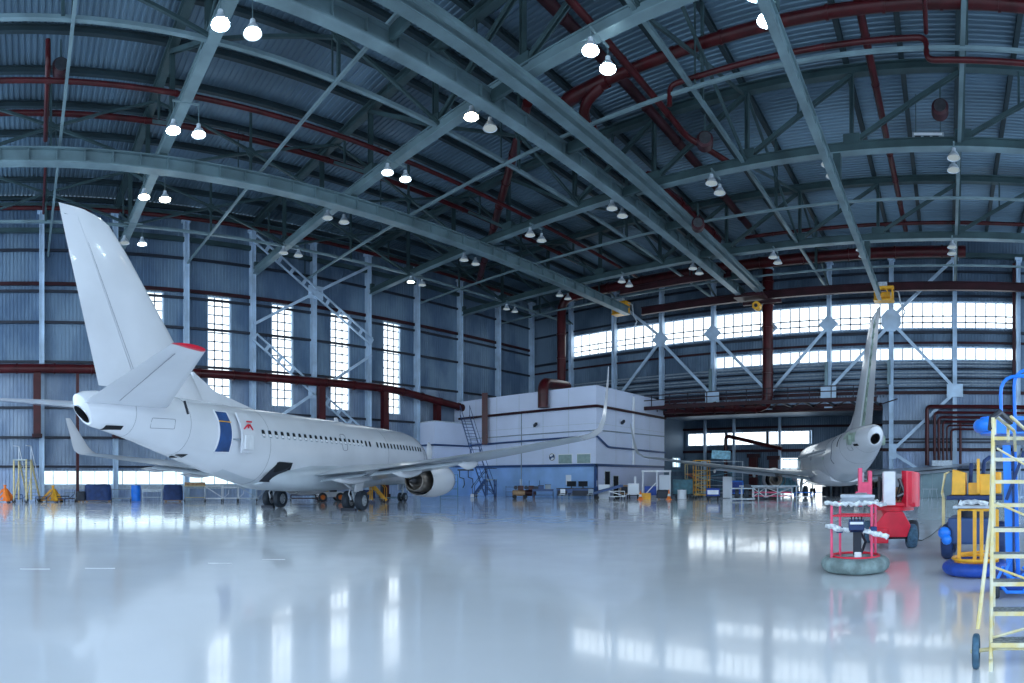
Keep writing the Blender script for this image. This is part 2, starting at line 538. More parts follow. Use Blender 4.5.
c_ = {i: XC[i] for i in range(len(XC))}   # -41.2 -35.2 -29.3 -23.3 -17.3 -11.3 -5.35 .6 6.6
for i in (2, 3, 4, 5): plate(XC[i], 16.5)
plate(XC[6], 16.6, 1.0, oct_=True)
for x, z in ((XC[3], 10.), (XC[5], 10.), (XC[7], 10.)):
    structure(MB().bx(x - .75, x + .75, YB - .85, YB - .78, z - .6, z + .6).build('trim_40', 'column'))
for a in ((XC[1], 10., XC[2], 16.3), (XC[2], 16.3, XC[3], 10.2), (XC[3], 16.3, XC[4], 10.2), (XC[4], 10., XC[5], 16.3), (XC[5], 10.2, XC[6], 16.3),
          (XC[6], 16.5, XC[7], 10.2), (XC[6], 16.8, XC[7], 22.4), (XC[2], 16.8, XC[1], 21.8), (XC[7], 9.8, XC[6], 4.3), (XC[6], 4.3, XC[7], .4)):
    brace(*a)
structure(MB().bx(XC[6] - .2, XC[6] + .5, YB - .85, YB - .78, 3.6, 5.).build('trim_40', 'column'))
for i in (3, 5, 6):
    brace(XC[i] - .2, 10.6, XC[i] - .2, 12.9, .3, 'steel_lt', YB - .82)
# cross bracing on the window wall, laced double bars
def lbrace(y0, z0, y1, z1, laced=False):
    x = XL + .85
    mb = MB()
    p, q = Vector((x, y0, z0)), Vector((x, y1, z1))
    if not laced: mb.bar(p, q, .24, .14, up=(1, 0, 0))
    else:
        d = (q - p).normalized(); n = Vector((0, -d.z, d.y)) * .32
        mb.bar(p + n, q + n, .14, .14, up=(1, 0, 0)); mb.bar(p - n, q - n, .14, .14, up=(1, 0, 0))
        L = (q - p).length; k = int(L / 1.4)
        for i in range(k + 1):
            a = p + d * (L * i / k); mb.bar(a + n, a - n, .3, .05, up=(1, 0, 0))
    structure(mb.build('trim_60', 'column'))


yA, yM, yZ = 19.3, 25.3, 31.3
for zc, hz in ((18.6, 3.9), (9.6, 4.4)):
    lbrace(yA, zc + hz, yM, zc, True); lbrace(yM, zc, yZ, zc - hz * .95, True)
    lbrace(yA, zc - hz * .9, yM, zc); lbrace(yM, zc, yZ, zc + hz * .9)
    structure(MB().bx(XL + .75, XL + .82, yM - .75, yM + .75, zc - .6, zc + .6).build('trim_40', 'column'))
# ------------------------------------------------------------------ roof steel
TY = [7.5, 19.5, 31.5, 43.5]
ORD = ['nearest the camera', 'second from the camera', 'third from the camera', 'fourth from the camera']
ZB, ZT = 19.5, 23.7
TX0, TX1 = XL + .2, 20.
NODES = [-47.2 + 6 * i for i in range(12)]

# purlins: part of the roof itself
for k in range(-15, 8):
    x = .5 - 3 * k if k < 0 else .5 + 3 * k
for x in [.5 + 3 * k for k in range(-16, 7)]:
    structure(MB().ibeam((x, YF, ZR - .2), (x, YB, ZR - .2), .26, .36, .04, .05).build('ceiling_beam', 'steel_dk'))


LX = [.3 - 6.72 * k for k in range(7)]
def truss(y, lab):
    t = thing('roof_truss', lab, 'roof truss', (0, y, ZB), 0, 'main roof trusses')
    H = ZT - ZB
    MB().bx(TX0, TX1, -.25, .25, -.04, 0).build('lower_flange', 'steel_edge', t)
    for x in LX:
        MB().bx(x - .04, x + .04, -.66, .66, -.06, .02).build('lamp_arm', 'steel_edge', t)
    MB().bx(TX0, TX1, -.16, .16, .05, .46).bx(TX0, TX1, -.24, .24, 0, .06).bx(TX0, TX1, -.24, .24, .44, .5).build('bottom_chord', 'steel_lt' if y < 25 else 'steel', t)  # nearer trusses' chords get lighter steel, lamp light put into the colour
    MB().ibeam((TX0, 0, H + .25), (TX1, 0, H + .25), .45, .5, .06, .06).build('top_chord', 'steel', t)
    v0 = MB().ibeam((0, 0, .6), (0, 0, H), .26, .22, .03, .03).build('vertical', 'steel', t)
    first = True
    for i, x in enumerate(NODES):
        o = v0 if first else v0.copy()
        if not first: C.objects.link(o)
        first = False
        o.location = (x, 0, 0)
    for i, (a, c) in enumerate(zip(NODES, NODES[1:])):
        up = a > -26
        p, q = ((a, 0, .5), (c, 0, H)) if up else ((a, 0, H), (c, 0, .5))
        mb = MB()
        for s in (-.1, .1): mb.bar((p[0], s, p[2]), (q[0], s, q[2]), .06, .2)
        mb.build('diagonal', 'steel', t)
        m = (a + c) / 2
        if i % 2 == 0:
            MB().bar((m, 0, H / 2 + .3), (m, 0, H), .12, .12).build('web_post', 'steel', t)
    for x in NODES:
        MB().bx(x - .45, x + .45, -.2, .2, .4, .95).build('gusset_plate', 'steel', t)
    return t


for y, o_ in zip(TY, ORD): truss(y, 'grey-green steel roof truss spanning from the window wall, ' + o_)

# bracing struts across at lower level, halfway between the main trusses
for y, w_ in ((1.9, 'in front of the first main truss'), (13.4, 'between first and second main trusses'), (24.4, 'between second and third main trusses'), (37.5, 'between third and fourth main trusses'), (49.4, 'in front of the back wall')):
    t = thing('bracing_strut', 'thin light steel strut under the roof, ' + w_, 'strut', (0, y, ZB + .2), 0, 'bracing struts between the trusses')
    MB().bar((TX0, 0, 0), (TX1, 0, 0), .14, .14).build('rail', 'steel_edge', t)
    for x in NODES[::2]:
        MB().bar((x, 0, 0), (x, 0, ZR - .4 - ZB - .2), .07, .07).build('hanger', 'steel', t)

# longitudinal cross-braced frames
for x, w_ in ((-41.2, 'nearest the window wall'), (-33.4, 'just window side of the single crane rail'), (-22.9, 'between single and double crane rails'), (-11.4, 'far side of the double crane rail'), (.6, 'over the lifts')):
    t = thing('roof_bracing', 'cross-braced steel frame between roof trusses, ' + w_, 'bracing', (x, 0, ZB + .3), 0, 'bracing frames along the roof')
    ys = [-4.5] + TY + [YB - .4]
    MB().bar((0, ys[0], 0), (0, ys[-1], 0), .2, .16).build('lower_rail', 'steel_edge' if x < -20 else 'steel_lt', t)
    for a, c in zip(ys, ys[1:]):
        MB().bar((0, a, 0), (0, c, 3.9), .14, .14).build('diagonal', 'steel', t)
        MB().bar((.16, c, 0), (.16, a, 3.9), .14, .14).build('diagonal', 'steel', t)
        m = (a + c) / 2
        MB().bar((.08, m, 0), (.08, m, 4.6), .14, .14).build('vertical', 'steel', t)
    for a in ys[1:-1]:
        MB().cyl((0.08, a - 6, 1.95), .3, .1, 'X').build('gusset_plate', 'steel', t)
# slanting raking stays from the roof down to the lower chords
for x0, y0, x1, y1, w_ in ((-30, 13.4, -24, 19.5, 'above the tail'), (-17.5, 19.5, -11.4, 31.5, 'left of centre'), (-5.5, 31.5, .5, 43.5, 'over the nearer yellow trolley')):
    pass

# rolling crane rails (all run towards the back wall)
def crane_rail(name, lab, xs, z, w, h, y0, y1, m='steel', zs=None):
    t = thing(name, lab, 'crane rail', (xs, 0, z), 0)
    b = MB().bx(-w / 2, w / 2, y0, y1, 0, .07).bx(-w / 2, w / 2, y0, y1, h - .07, h).bx(-.06, .06, y0, y1, .05, h - .05)
    for k in range(int((y1 - y0) / 1.5)):
        b.bx(-w / 2 + .02, w / 2 - .02, y0 + .7 + 1.5 * k, y0 + .74 + 1.5 * k, .05, h - .05)
    b.build('beam', 'steel_lt', t)
    MB().bx(-w / 2 - .02, w / 2 + .02, y0, y1, -.05, 0).build('lower_flange', 'steel_edge', t)
    for y in TY + [51.8]:
        if y0 < y < y1: MB().bx(-.2, .2, y - .2, y + .2, h - .02, max(h + .05, ZB - z)).build('hanger', 'steel', t)
    return t


crane_rail('crane_rail', 'single long grey-green crane rail curving over the white tail', -31.2, 18.55, .6, .75, YF + 4, 51.5, 'steel_lt')
t = crane_rail('crane_bridge', 'heavy double crane bridge beams slung diagonally under the middle of the roof', -18.7, 18.55, .5, .75, YF + 4, 51.5)
MB().bx(1.65, 2.15, YF + 4, 51.5, 0, .07).bx(1.65, 2.15, YF + 4, 51.5, .68, .75).bx(1.85, 1.95, YF + 4, 51.5, .05, .7).build('second_beam', 'steel_lt', t)
MB().bx(-.5, 2.3, 50.2, 51.8, -.25, .05).build('end_carriage', 'red_dull', t)
for k in range(9):
    MB().bx(.2, 1.7, 2 + 5.6 * k, 2.2 + 5.6 * k, .2, .7).build('cross_tie', 'steel', t)
MB().bx(2.3, 2.5, YF + 4, 50, .15, .3).build('cable_tray', 'steel_lt', t)
crane_rail('crane_rail', 'narrow crane rail coming down to the yellow trolley above the far tail', -6.0, 17.55, .3, .6, 4, 51.5, 'steel_lt')
t = thing('crane_runway', 'dark red runway beam in front of the upper wall windows', 'crane beam', (0, 52.3, 18.55), 0)
MB().ibeam((-30., 0, .35), (20., 0, .35), .4, .75, .07, .06).build('beam', 'red_dull', t)
for x in XC[2:]: MB().bar((x, 0, .5), (x, 2.1, .9), .16, .16).build('bracket', 'steel', t)
t = thing('crane_runway', 'short dark red runway beam left of the double crane bridge end', 'crane beam', (0, 46.5, 18.9), 0)
MB().ibeam((-29., 0, .3), (-18., 0, .3), .3, .6, .06, .05).build('beam', 'red_dull', t)

def trolley(lab, p, s=1.):
    t = thing('crane_trolley', lab, 'crane trolley', p)
    MB().bx(-.9 * s, .9 * s, -.5, .5, -.15, .1).bx(-.85 * s, -.7 * s, -.45, .45, -1., -.1).bx(.7 * s, .85 * s, -.45, .45, -1., -.1).bx(-.9 * s, .9 * s, -.5, .5, -1.15, -1.).build('frame', 'yellow', t)
    MB().cyl((0, 0, -.58), .3, 1.1 * s, 'X').build('drum', 'yellow', t, smooth=True)
    MB().box((-.45 * s, -.52, -.55), (.1, .04, .9), ry=.5).box((.45 * s, -.52, -.55), (.1, .04, .9), ry=-.5).build('cross_bar', 'yellow', t)
    MB().bx(-.5, .3, -.3, .3, .1, .55).build('motor', 'ltgrey', t, bevel=.04)
    MB().tube([(.7, 0, 0), (1.3, .1, -.3), (1.5, 0, -1.4), (1.9, 0, -2.1), (1.7, 0, -2.5)], .07, 6).build('cable', 'ltgrey', t, smooth=True)
    return t


trolley('yellow crane trolley hanging under the roof just above the far tail', at(884, 52.6, 18.75))
trolley('small yellow trolley hanging left, above the office corner', at(621, 61, 19.9), .95)
t = thing('hoist_motor', 'round yellow hoist motor beside the vertical red duct', 'hoist motor', at(757, 54, 17.6))
MB().cyl((0, 0, 0), .38, .6, 'Y').build('housing', 'yellow', t, smooth=True)
MB().cyl((0, -.32, 0), .16, .1, 'Y').build('hub', 'dark', t, smooth=True)
MB().bx(-1.5, 2.2, .3, .6, .3, .6).build('mount', 'red_dull', t)

# ------------------------------------------------------------------ pipes and ducts
def arc(a, c, b, n=5):
    """rounded corner a-c-b as points (quadratic)"""
    a, c, b = Vector(a), Vector(c), Vector(b)
    return [a.lerp(c, t).lerp(c.lerp(b, t), t) for t in [i / n for i in range(n + 1)]]


def path(pts, r):
    """polyline with rounded corners of radius r"""
    pts = [Vector(p) for p in pts]
    out = [pts[0]]
    for i in range(1, len(pts) - 1):
        a = pts[i] + (pts[i - 1] - pts[i]).normalized() * r
        b = pts[i] + (pts[i + 1] - pts[i]).normalized() * r
        out += arc(a, pts[i], b)
    return out + [pts[-1]]


def pipe(lab, pts, r, bend=None, m='red', name='pipe', flanges=(), cat='pipe', group=None, n=12):
    pts = [Vector(p) for p in pts]
    base = pts[0].copy()
    loc = [p - base for p in pts]
    t = thing(name, lab, cat, base, 0, group)
    MB().tube(path(loc, bend or 3 * r), r, n).build('pipe_run', m, t, smooth=True)
    for i, f in flanges:
        a, c = loc[i], loc[i + 1]
        d = (c - a).normalized()
        q = a.lerp(c, f)
        MB().tube([q - d * .07, q + d * .07], r * 1.14, n).build('flange', m, t, smooth=True)
    return t


G = 'dark red pipes under the roof'
fl = lambda i, k: [(i, (j + .5) / k) for j in range(k)]
pipe('thin dark red pipe along the roof above the white tail, nearest the camera', [(-27.5, -8, 20.45), (-27.5, 47, 20.45)], .13, m='red', flanges=fl(0, 9), group=G)
pipe('dark red pipe along the roof behind the single crane rail', [(-33.5, -8, 22.65), (-33.5, 46, 22.65)], .17, flanges=fl(0, 9), group=G)
pipe('dark red pipe running along the top of the window wall', [(-45.2, -8, 22.6), (-45.2, 50, 22.6)], .16, flanges=fl(0, 10), group=G)
pipe('short dark red cross pipe joining two roof pipes above the tail', [(-27.3, 1.1, 22.2), (-27.3, 1.1, 21.1), (-33.5, 1.2, 21.1)], .13, group=G)
pipe('second short cross pipe, nearer the window wall than the first', [(-35.5, 1.3, 21.2), (-43, 1.4, 21.2)], .1, group=G)
pipe('bright red stepped pipe lying along a light strut in the upper right', [(-12.5, 24.4, 19.2), (-12.5, 24.4, 20.15), (-.9, 24.4, 20.15), (-.9, 24.4, 19.2), (12, 24.4, 19.2)], .12, flanges=fl(1, 4), group=G)
pipe('wide dark red duct arching across the roof in the upper right', [(-16.6, 25.4, 22.4), (6, 25.4, 22.4)], .27, flanges=fl(0, 9), name='duct', cat='duct')
pipe('dark red pipe dropping along the roof above the far tail', [(-4.2, 9, 22.9), (-3.6, 50, 22.9)], .2, flanges=fl(0, 12), group=G)
pipe('slim red pipe running from the camera side to the stepped red pipe', [(-.9, 8, 20.2), (-.9, 24.2, 20.2)], .1, group=G)
pipe('slim dark red pipe slanting under the roof in the top centre', [(-14.5, 12, 21.6), (-14.5, 30.4, 21.4), (-12.4, 33.5, 20.6)], .17, flanges=fl(0, 4), group=G)
pipe('dark red pipe crossing the window side roof towards the double crane bridge', [(-41, 40., 21.), (-21, 24.2, 22.3)], .28, flanges=fl(0, 8), group=G)
pipe('dark red pipe crossing high above the fourth truss', [(-16, 44.6, 21.2), (12, 44.6, 21.2)], .14, flanges=fl(0, 6), group=G)
# big double duct running away under the middle of the roof
pipe('large dark red twin-elbow duct under the roof beyond the double crane bridge', [(-16.6, 25.4, 22.4), (-19.9, 25.4, 22.3), (-19.9, 49.6, 21.9)], .38, bend=1.1, flanges=fl(1, 14), name='duct', cat='duct')
t = pipe('second large duct elbow curling down beside the twin-elbow duct', [(-17.0, 25.4, 22.2), (-18.4, 25.2, 21.4), (-18.6, 27.5, 21.2), (-19.9, 28.5, 21.6)], .28, bend=1.2, name='duct', cat='duct')
t = pipe('bulky dark red fan box duct under the roof right of the crane bridge', [(-18.5, 33, 21.1), (-18.3, 44, 21.1)], .5, flanges=fl(0, 4), name='duct', cat='duct', n=8)
pipe('dark red duct against the roof along the double crane bridge', [(-16.9, 8, 23.6), (-16.9, 48, 23.6)], .28, m='red_dull', name='duct', cat='duct', flanges=fl(0, 10))
# back wall ducts
pipe('big red duct along the back of the roof turning down to the office roof', [(1.5, 50, 21.1), (-38.6, 50, 21.1), (-38.6, 50, 10.8), (-39.6, 47.2, 10.2)], .48, bend=1.6, flanges=fl(0, 10) + fl(1, 4), name='duct', cat='duct')
pipe('big upright dark red duct on the back wall joining a low duct', [(-16.9, 53.4, 21.6), (-16.9, 53.4, 8.6), (-27.8, 53.4, 8.9)], .52, bend=1.2, flanges=fl(0, 6) + fl(1, 5), name='duct', cat='duct')
pipe('thick dark red duct running along the window wall behind the tail', [(-46.3, -8, 10.45), (-46.3, 33.5, 10.45), (-45.9, 43, 9.2)], .38, bend=2, flanges=fl(0, 14) + fl(1, 4), name='duct', cat='duct')
t = pipe('upright dark red duct standing against the office front', [(-42.2, 42., 5.2), (-42.2, 42., 10.4)], .42, name='duct', cat='duct', n=4)
t = pipe('stubby dark red duct elbow hanging over the office front', [(-34.4, 41.8, 8.3), (-34.4, 41.8, 10.6), (-35.6, 47, 11.0)], .5, bend=.8, name='duct', cat='duct')
for i, (y, lab) in enumerate(((1., 'left of the airstair'), (4.2, 'below the near tip of the far wing'), (7.4, 'under the tail cone'), (25.6, 'behind the fuselage crown'), (32.6, 'behind the front fuselage'), (39.2, 'nearest the low white office block'))):
    z0 = 5. if i in (0, 2) else .0
    t = thing('duct_post', 'dark red post holding the wall duct, ' + lab, 'post', (-46.35, y, z0), 0, 'duct posts on the window wall')
    s = .3 if i in (0, 2, 3, 4, 5) else .12
    MB().bx(-s, s, -s, s, 0, 10.1 - z0).build('post', 'red', t)
    MB().bx(-s - .12, s + .12, -s - .1, s + .1, 0, .3).build('foot_plate', 'red_dull', t)
# nested pipes low on the back wall
for i, (x, z, r, zb) in enumerate(((-1.95, 8.45, .19, 3.0), (-1.25, 7.9, .13, 3.3), (-.85, 7.45, .13, 3.3), (-.45, 7.05, .11, 3.3), (-.1, 6.7, .08, 3.3), (.3, 6.35, .1, 3.3))):
    pipe('dark pipe bent down the back wall, ' + ['outermost and thickest', 'second from outside', 'third from outside', 'fourth from outside', 'thin, fifth from outside', 'innermost'][i] + ' of a nested set',
         [(x, 54.6 - .02 * i, zb), (x, 54.6 - .02 * i, z), (12, 54.6 - .02 * i, z)], r, bend=.35, group='nested pipes on the back wall', n=8)
pipe('upright dark pipe to the right of the nested wall pipes', [(1.15, 54.6, 2.8), (1.15, 54.6, 6.9)], .13, n=8)
t = thing('junction_box', 'grey metal box under the nested wall pipes', 'box', (-.55, 54.3, 2.9))
MB().bx(-.95, .95, -.3, .3, 0, .55).build('case', 'ltgrey', t, bevel=.03)
MB().bx(-.9, .9, -.33, -.3, .05, .5).build('lid', 'ltgrey', t)
# pipe bend in the dock
pipe('dark red pipe bending down beside the dock windows', [(-20.6, 71, 5.5), (-28.2, 71, 7.3), (-28.2, 71, 0)], .25, bend=.6, n=8)
for x, z0, z1, lab in ((-24.4, .1, 4.9, 'left'), (-21.7, .1, 4.6, 'right')):
    t = thing('duct_post', 'broad dark red post in the dock, the ' + lab + ' one', 'post', (x, 71., z0))
    MB().bx(-.55, .55, -.2, .2, 0, z1 - z0).build('post', 'red', t)
    MB().bx(-.8, .8, -.25, .25, z1 - z0 - .5, z1 - z0).build('head', 'red_dull', t)

# dock canopy: dark lattice over the opening
t = thing('dock_canopy', 'dark steel lattice canopy over the dock opening in the back wall', 'canopy', (0, 55.2, 8.7))
MB().bx(-34, -6.2, -.3, -.1, -.25, .2).bx(-34, -6.2, -4.4, -4.2, -.15, .2).build('chord', 'red_dull', t)
for i in range(14):
    x = -33.8 + 2.1 * i
    MB().bar((x, -.2, 0), (x, -4.3, 0), .12, .2).build('cross_member', 'dark', t)
    MB().bar((x, -.2, 0), (x + 2.1, -4.3, 0), .08, .08).build('lattice_bar', 'red_dull', t)
MB().bx(-34, -6.2, -4.4, -4.3, .75, .83).bx(-34, -6.2, -4.4, -4.3, 1.2, 1.28).build('guard_rail', 'red_dull', t)
for i in range(15): MB().bar((-34 + 1.98 * i, -4.35, 0), (-34 + 1.98 * i, -4.35, 1.2), .07).build('rail_post', 'dark', t)

# horn speakers, junction lamps etc.
def horn(lab, p, px):
    t = thing('heater_drum', lab, 'drum', p, facing(px), 'round drums hung in the roof')
    MB().lathe([(.3, -.35), (.42, -.25), (.42, .25), (.34, .35)], (0, 0, 0), 'Y').build('casing', 'red_dull', t, smooth=True)
    MB().cyl((0, -.36, 0), .3, .04, 'Y').build('grille', 'dark_metal', t)
    MB().bar((0, 0, .4), (0, 0, 1.4), .08).build('hanger', 'steel', t)


horn('round dark drum hung in the roof above the white tail', at(61, 28, 21.3), 61)
horn('round dark drum hung in the roof in the upper right, beside a lamp column', at(940, 29., 20.), 940)
horn('round dark drum hung in the roof right of the twin-elbow duct', at(705, 30., 19.), 705)
horn('round dark drum hung in the roof left of centre near the double crane bridge', at(698, 38, 18.2), 698)

# ------------------------------------------------------------------ lamps
def lamp_proto():
    t = thing('high_bay_lamp', '', 'lamp')
    MB().tube([(0, 0, .62), (0, 0, .3)], .02, 6).bx(-.05, .05, -.05, .05, .26, .34).build('hanger', 'steel_lt', t)
    MB().lathe([(.04, .34), (.1, .32), (.12, .14), (.2, .08), (.33, -.16), (.36, -.2), (.34, -.2), (.3, -.15), (.16, .06)], n=20, caps=False).build('reflector', 'ltgrey', t, smooth=True)
    MB().lathe([(0, -.19), (.2, -.185), (.33, -.17), (.33, -.15), (0, -.15)], n=20, caps=False).build('lens', 'lamp_dim', t)
    return t


L0 = lamp_proto()
LENS = {}; HANG = {}
L0_hang = [c.data for c in L0.children if c.name.startswith('hanger')][0].copy()
for k_ in ('lamp_on', 'lamp_mid', 'lamp_warm', 'lamp_dim'):
    for ch in L0.children:
        if ch.name.startswith('lens'):
            LENS[k_] = ch.data.copy(); LENS[k_].materials.clear(); LENS[k_].materials.append(M[k_])
fst = True
tword = ['nearest', 'second', 'third', 'fourth']
pword = {0: 'over the far tail', 1: 'second pair leftwards', 2: 'third pair leftwards', 3: 'fourth pair leftwards', 4: 'fifth pair leftwards', 5: 'sixth pair leftwards', 6: 'pair closest to window wall'}
ons = {(0, 3, 0): 'lamp_on', (0, 3, 1): 'lamp_mid', (0, 4, 0): 'lamp_on', (0, 4, 1): 'lamp_mid', (0, 5, 0): 'lamp_warm', (0, 5, 1): 'lamp_warm', (0, 6, 0): 'lamp_dim', (0, 6, 1): 'lamp_mid',
       (1, 3, 0): 'lamp_warm', (1, 2, 0): 'lamp_on', (1, 2, 1): 'lamp_on', (1, 1, 0): 'lamp_on', (1, 1, 1): 'lamp_on', (1, 0, 0): 'lamp_warm', (2, 6, 0): 'lamp_mid', (1, 4, 0): 'lamp_mid', (1, 4, 1): 'lamp_mid'}
for ti, y in enumerate(TY):
    for k, x in enumerate(LX):
        if ti == 0 and k < 3: continue
        for s in (0, 1):
            if ti == 1 and k == 0 and s: continue
            yy = y + (-.62, .62)[s]
            st = ons.get((ti, k, s), 'lamp_dim')
            word = {'lamp_on': 'brightly lit', 'lamp_mid': 'half-lit', 'lamp_warm': 'warm-lit', 'lamp_dim': 'unlit'}[st]
            lab = '%s bell lamp, %s one, %s, on the %s truss' % (word, ('nearer', 'farther')[s], pword[k], tword[ti])
            o = L0 if fst else dup(L0, (0, 0, 0))
            ext = .7 if ti == 0 else (1.1, .5, .2, .1, 0, 0, 0)[k] if ti == 1 else .1
            o.location = (x, yy, ZB - .56 - ext); o['label'] = lab
            o['group'] = 'bell lamps on the %s truss' % tword[ti]
            fst = False
            for ch in o.children:
                if ch.name.startswith('lens'): ch.data = LENS[st]
                if ch.name.startswith('hanger'):
                    if ext not in HANG:
                        me = L0_hang.copy()
                        for v in me.vertices:
                            if v.co.z > .5: v.co.z += ext - .04
                        HANG[ext] = me
                    ch.data = HANG[ext]
# arms that carry the pairs are part of each truss
t = thing('roof_heater', 'small box heater with pale slots under the roof, upper right', 'heater', at(928, 33.5, 20.7), facing(928))
MB().bx(-.9, .9, -.3, .3, 0, .7).build('case', 'grey', t, bevel=.03)
for k in range(3): MB().bx(-.75 + .5 * k, -.4 + .5 * k, -.33, -.3, .1, .45).build('slot', 'void', t)
MB().bx(-.8, .8, -.33, -.3, .5, .62).build('grille', 'screen', t)
for x in (-.7, .7): MB().bar((x, 0, .7), (x, 0, 3.), .05).build('hanger', 'steel', t)
# ------------------------------------------------------------------ aircraft (origin on the floor between the main wheels, nose towards +Y, starboard +X)
FUS = [(16.62, 2.72, 2.66, .03), (16.5, 2.98, 2.4, .3), (16.2, 3.25, 2.12, .56), (15.7, 3.55, 1.86, .86), (15.0, 3.95, 1.63, 1.18), (14.3, 4.45, 1.5, 1.44), (13.7, 4.86, 1.43, 1.62), (12.8, 5.18, 1.38, 1.78),
       (11.5, 5.34, 1.35, 1.87), (9, 5.37, 1.34, 1.88), (5, 5.37, 1.34, 1.88), (0, 5.37, 1.34, 1.88), (-4, 5.37, 1.34, 1.88), (-5.5, 5.37, 1.42, 1.88), (-7, 5.38, 1.68, 1.86), (-8.5, 5.4, 2.08, 1.78),
       (-10, 5.43, 2.52, 1.65), (-11.5, 5.46, 2.95, 1.46), (-13, 5.46, 3.38, 1.2), (-14.2, 5.42, 3.68, .94), (-15.0, 5.37, 3.82, .78), (-15.5, 5.3, 3.9, .62), (-15.75, 5.16, 3.98, .5)]


def fus_at(y):
    for a, c in zip(FUS, FUS[1:]):
        if a[0] >= y >= c[0]:
            t = (a[0] - y) / (a[0] - c[0])
            return [a[i] + (c[i] - a[i]) * t for i in (1, 2, 3)]
    return FUS[-1][1:]


def side(y, z, off=0.):
    """x of the starboard skin at height z"""
    zt, zb, w = fus_at(y)
    zc, h = (zt + zb) / 2, (zt - zb) / 2
    q = max(0, 1 - ((z - zc) / h) ** 2)
    return w * math.sqrt(q) + off


def fus_ring(y, n=40):
    zt, zb, w = fus_at(y)
    zc, h = (zt + zb) / 2, (zt - zb) / 2
    k = max(0., -14.2 - y) / 1.5 * .3      # the tail end is cut on a slant
    return [Vector((w * math.sin(2 * PI * j / n), y - k * math.cos(2 * PI * j / n), zc + h * math.cos(2 * PI * j / n))) for j in range(n)]


def foil(le, chord, thick, nrm, d=Vector((0, -1, 0)), n=9, tw=0.):
    """airfoil ring: leading edge point, chord length, thickness ratio, direction of the upper side"""
    le, nrm = Vector(le), Vector(nrm).normalized()
    up, lo = [], []
    for i in range(n + 1):
        x = .5 * (1 - math.cos(PI * i / n))
        y = 5 * thick * (.2969 * math.sqrt(x) - .126 * x - .3516 * x * x + .2843 * x ** 3 - .1036 * x ** 4)
        cam_ = .02 * (1 - (2 * x - 1) ** 2)
        up.append(le + d * (x * chord) + nrm * ((y + cam_ - tw * x) * chord))
        lo.append(le + d * (x * chord) + nrm * ((-y * .85 + cam_ - tw * x) * chord))
    return up + lo[-2:0:-1]


def patch(y0, y1, z0, z1, s=1, off=.012, ny=4, nz=5, mb=None):
    """thin raised skin panel that follows the fuselage side"""
    mb = mb or MB()
    g = []
    for k in range(2):
        for i in range(ny + 1):
            for j in range(nz + 1):
                y = y0 + (y1 - y0) * i / ny; z = z0 + (z1 - z0) * j / nz
                g.append((s * (side(y, z) + (off if k else -.05)), y, z))
    N = (ny + 1) * (nz + 1)
    fs = []
    for i in range(ny):
        for j in range(nz):
            a = i * (nz + 1) + j
            fs.append((N + a, N + a + 1, N + a + nz + 2, N + a + nz + 1))
    edge = [(i, 0) for i in range(ny)] + [(ny, j) for j in range(nz)] + [(i, nz) for i in range(ny, 0, -1)] + [(0, j) for j in range(nz, 0, -1)]
    idx = [i * (nz + 1) + j for i, j in edge]
    for a, c in zip(idx, idx[1:] + idx[:1]): fs.append((a, c, c + N, a + N))
    return mb.add(g, fs)


def outline(y0, y1, z0, z1, s=1, w=.03, m='line', r=.15):
    pts = []
    for (cy, cz, a0) in ((y1 - r, z1 - r, 0), (y0 + r, z1 - r, PI / 2), (y0 + r, z0 + r, PI), (y1 - r, z0 + r, 1.5 * PI)):
        for i in range(4):
            a = a0 + i * PI / 6
            pts.append((cy + r * math.cos(a), cz + r * math.sin(a)))
    # add mid-points on the long sides so the line follows the curved skin
    out = []
    for (a, c) in zip(pts, pts[1:] + pts[:1]):
        k = 4 if abs(a[1] - c[1]) > .6 else 1
        for i in range(k): out.append((a[0] + (c[0] - a[0]) * i / k, a[1] + (c[1] - a[1]) * i / k))
    return MB().use(m).tube([(s * side(y, z, .004), y, z) for y, z in out], w / 2, 5, closed=True)


def wheel(r, w_, tm='tire'):
    mb = MB().use(tm)
    mb.lathe([(r * .55, -w_ / 2), (r * .85, -w_ / 2), (r * .97, -w_ * .36), (r, -w_ * .15), (r, w_ * .15), (r * .97, w_ * .36), (r * .85, w_ / 2), (r * .55, w_ / 2)], (0, 0, 0), 'X', 28, caps=False)
    return mb


def add_wheel(parent, p, r, w_, tm='tire', hub='hub'):
    t = wheel(r, w_, tm).build('wheel', None, parent, smooth=True, loc=p)
    h = MB().use(hub).lathe([(0, -w_ * .34), (r * .2, -w_ * .36), (r * .3, -w_ * .28), (r * .56, -w_ * .4), (r * .56, w_ * .4), (r * .3, w_ * .28), (r * .2, w_ * .36), (0, w_ * .34)], (0, 0, 0), 'X', 24)
    h.use('line')
    for i in range(8):
        a = 2 * PI * i / 8
        for s in (-1, 1): h.cyl((s * w_ * .33, r * .42 * math.cos(a), r * .42 * math.sin(a)), r * .055, w_ * .1, 'X', 8)
    h.build('wheel_hub', None, t, smooth=True)
    return t


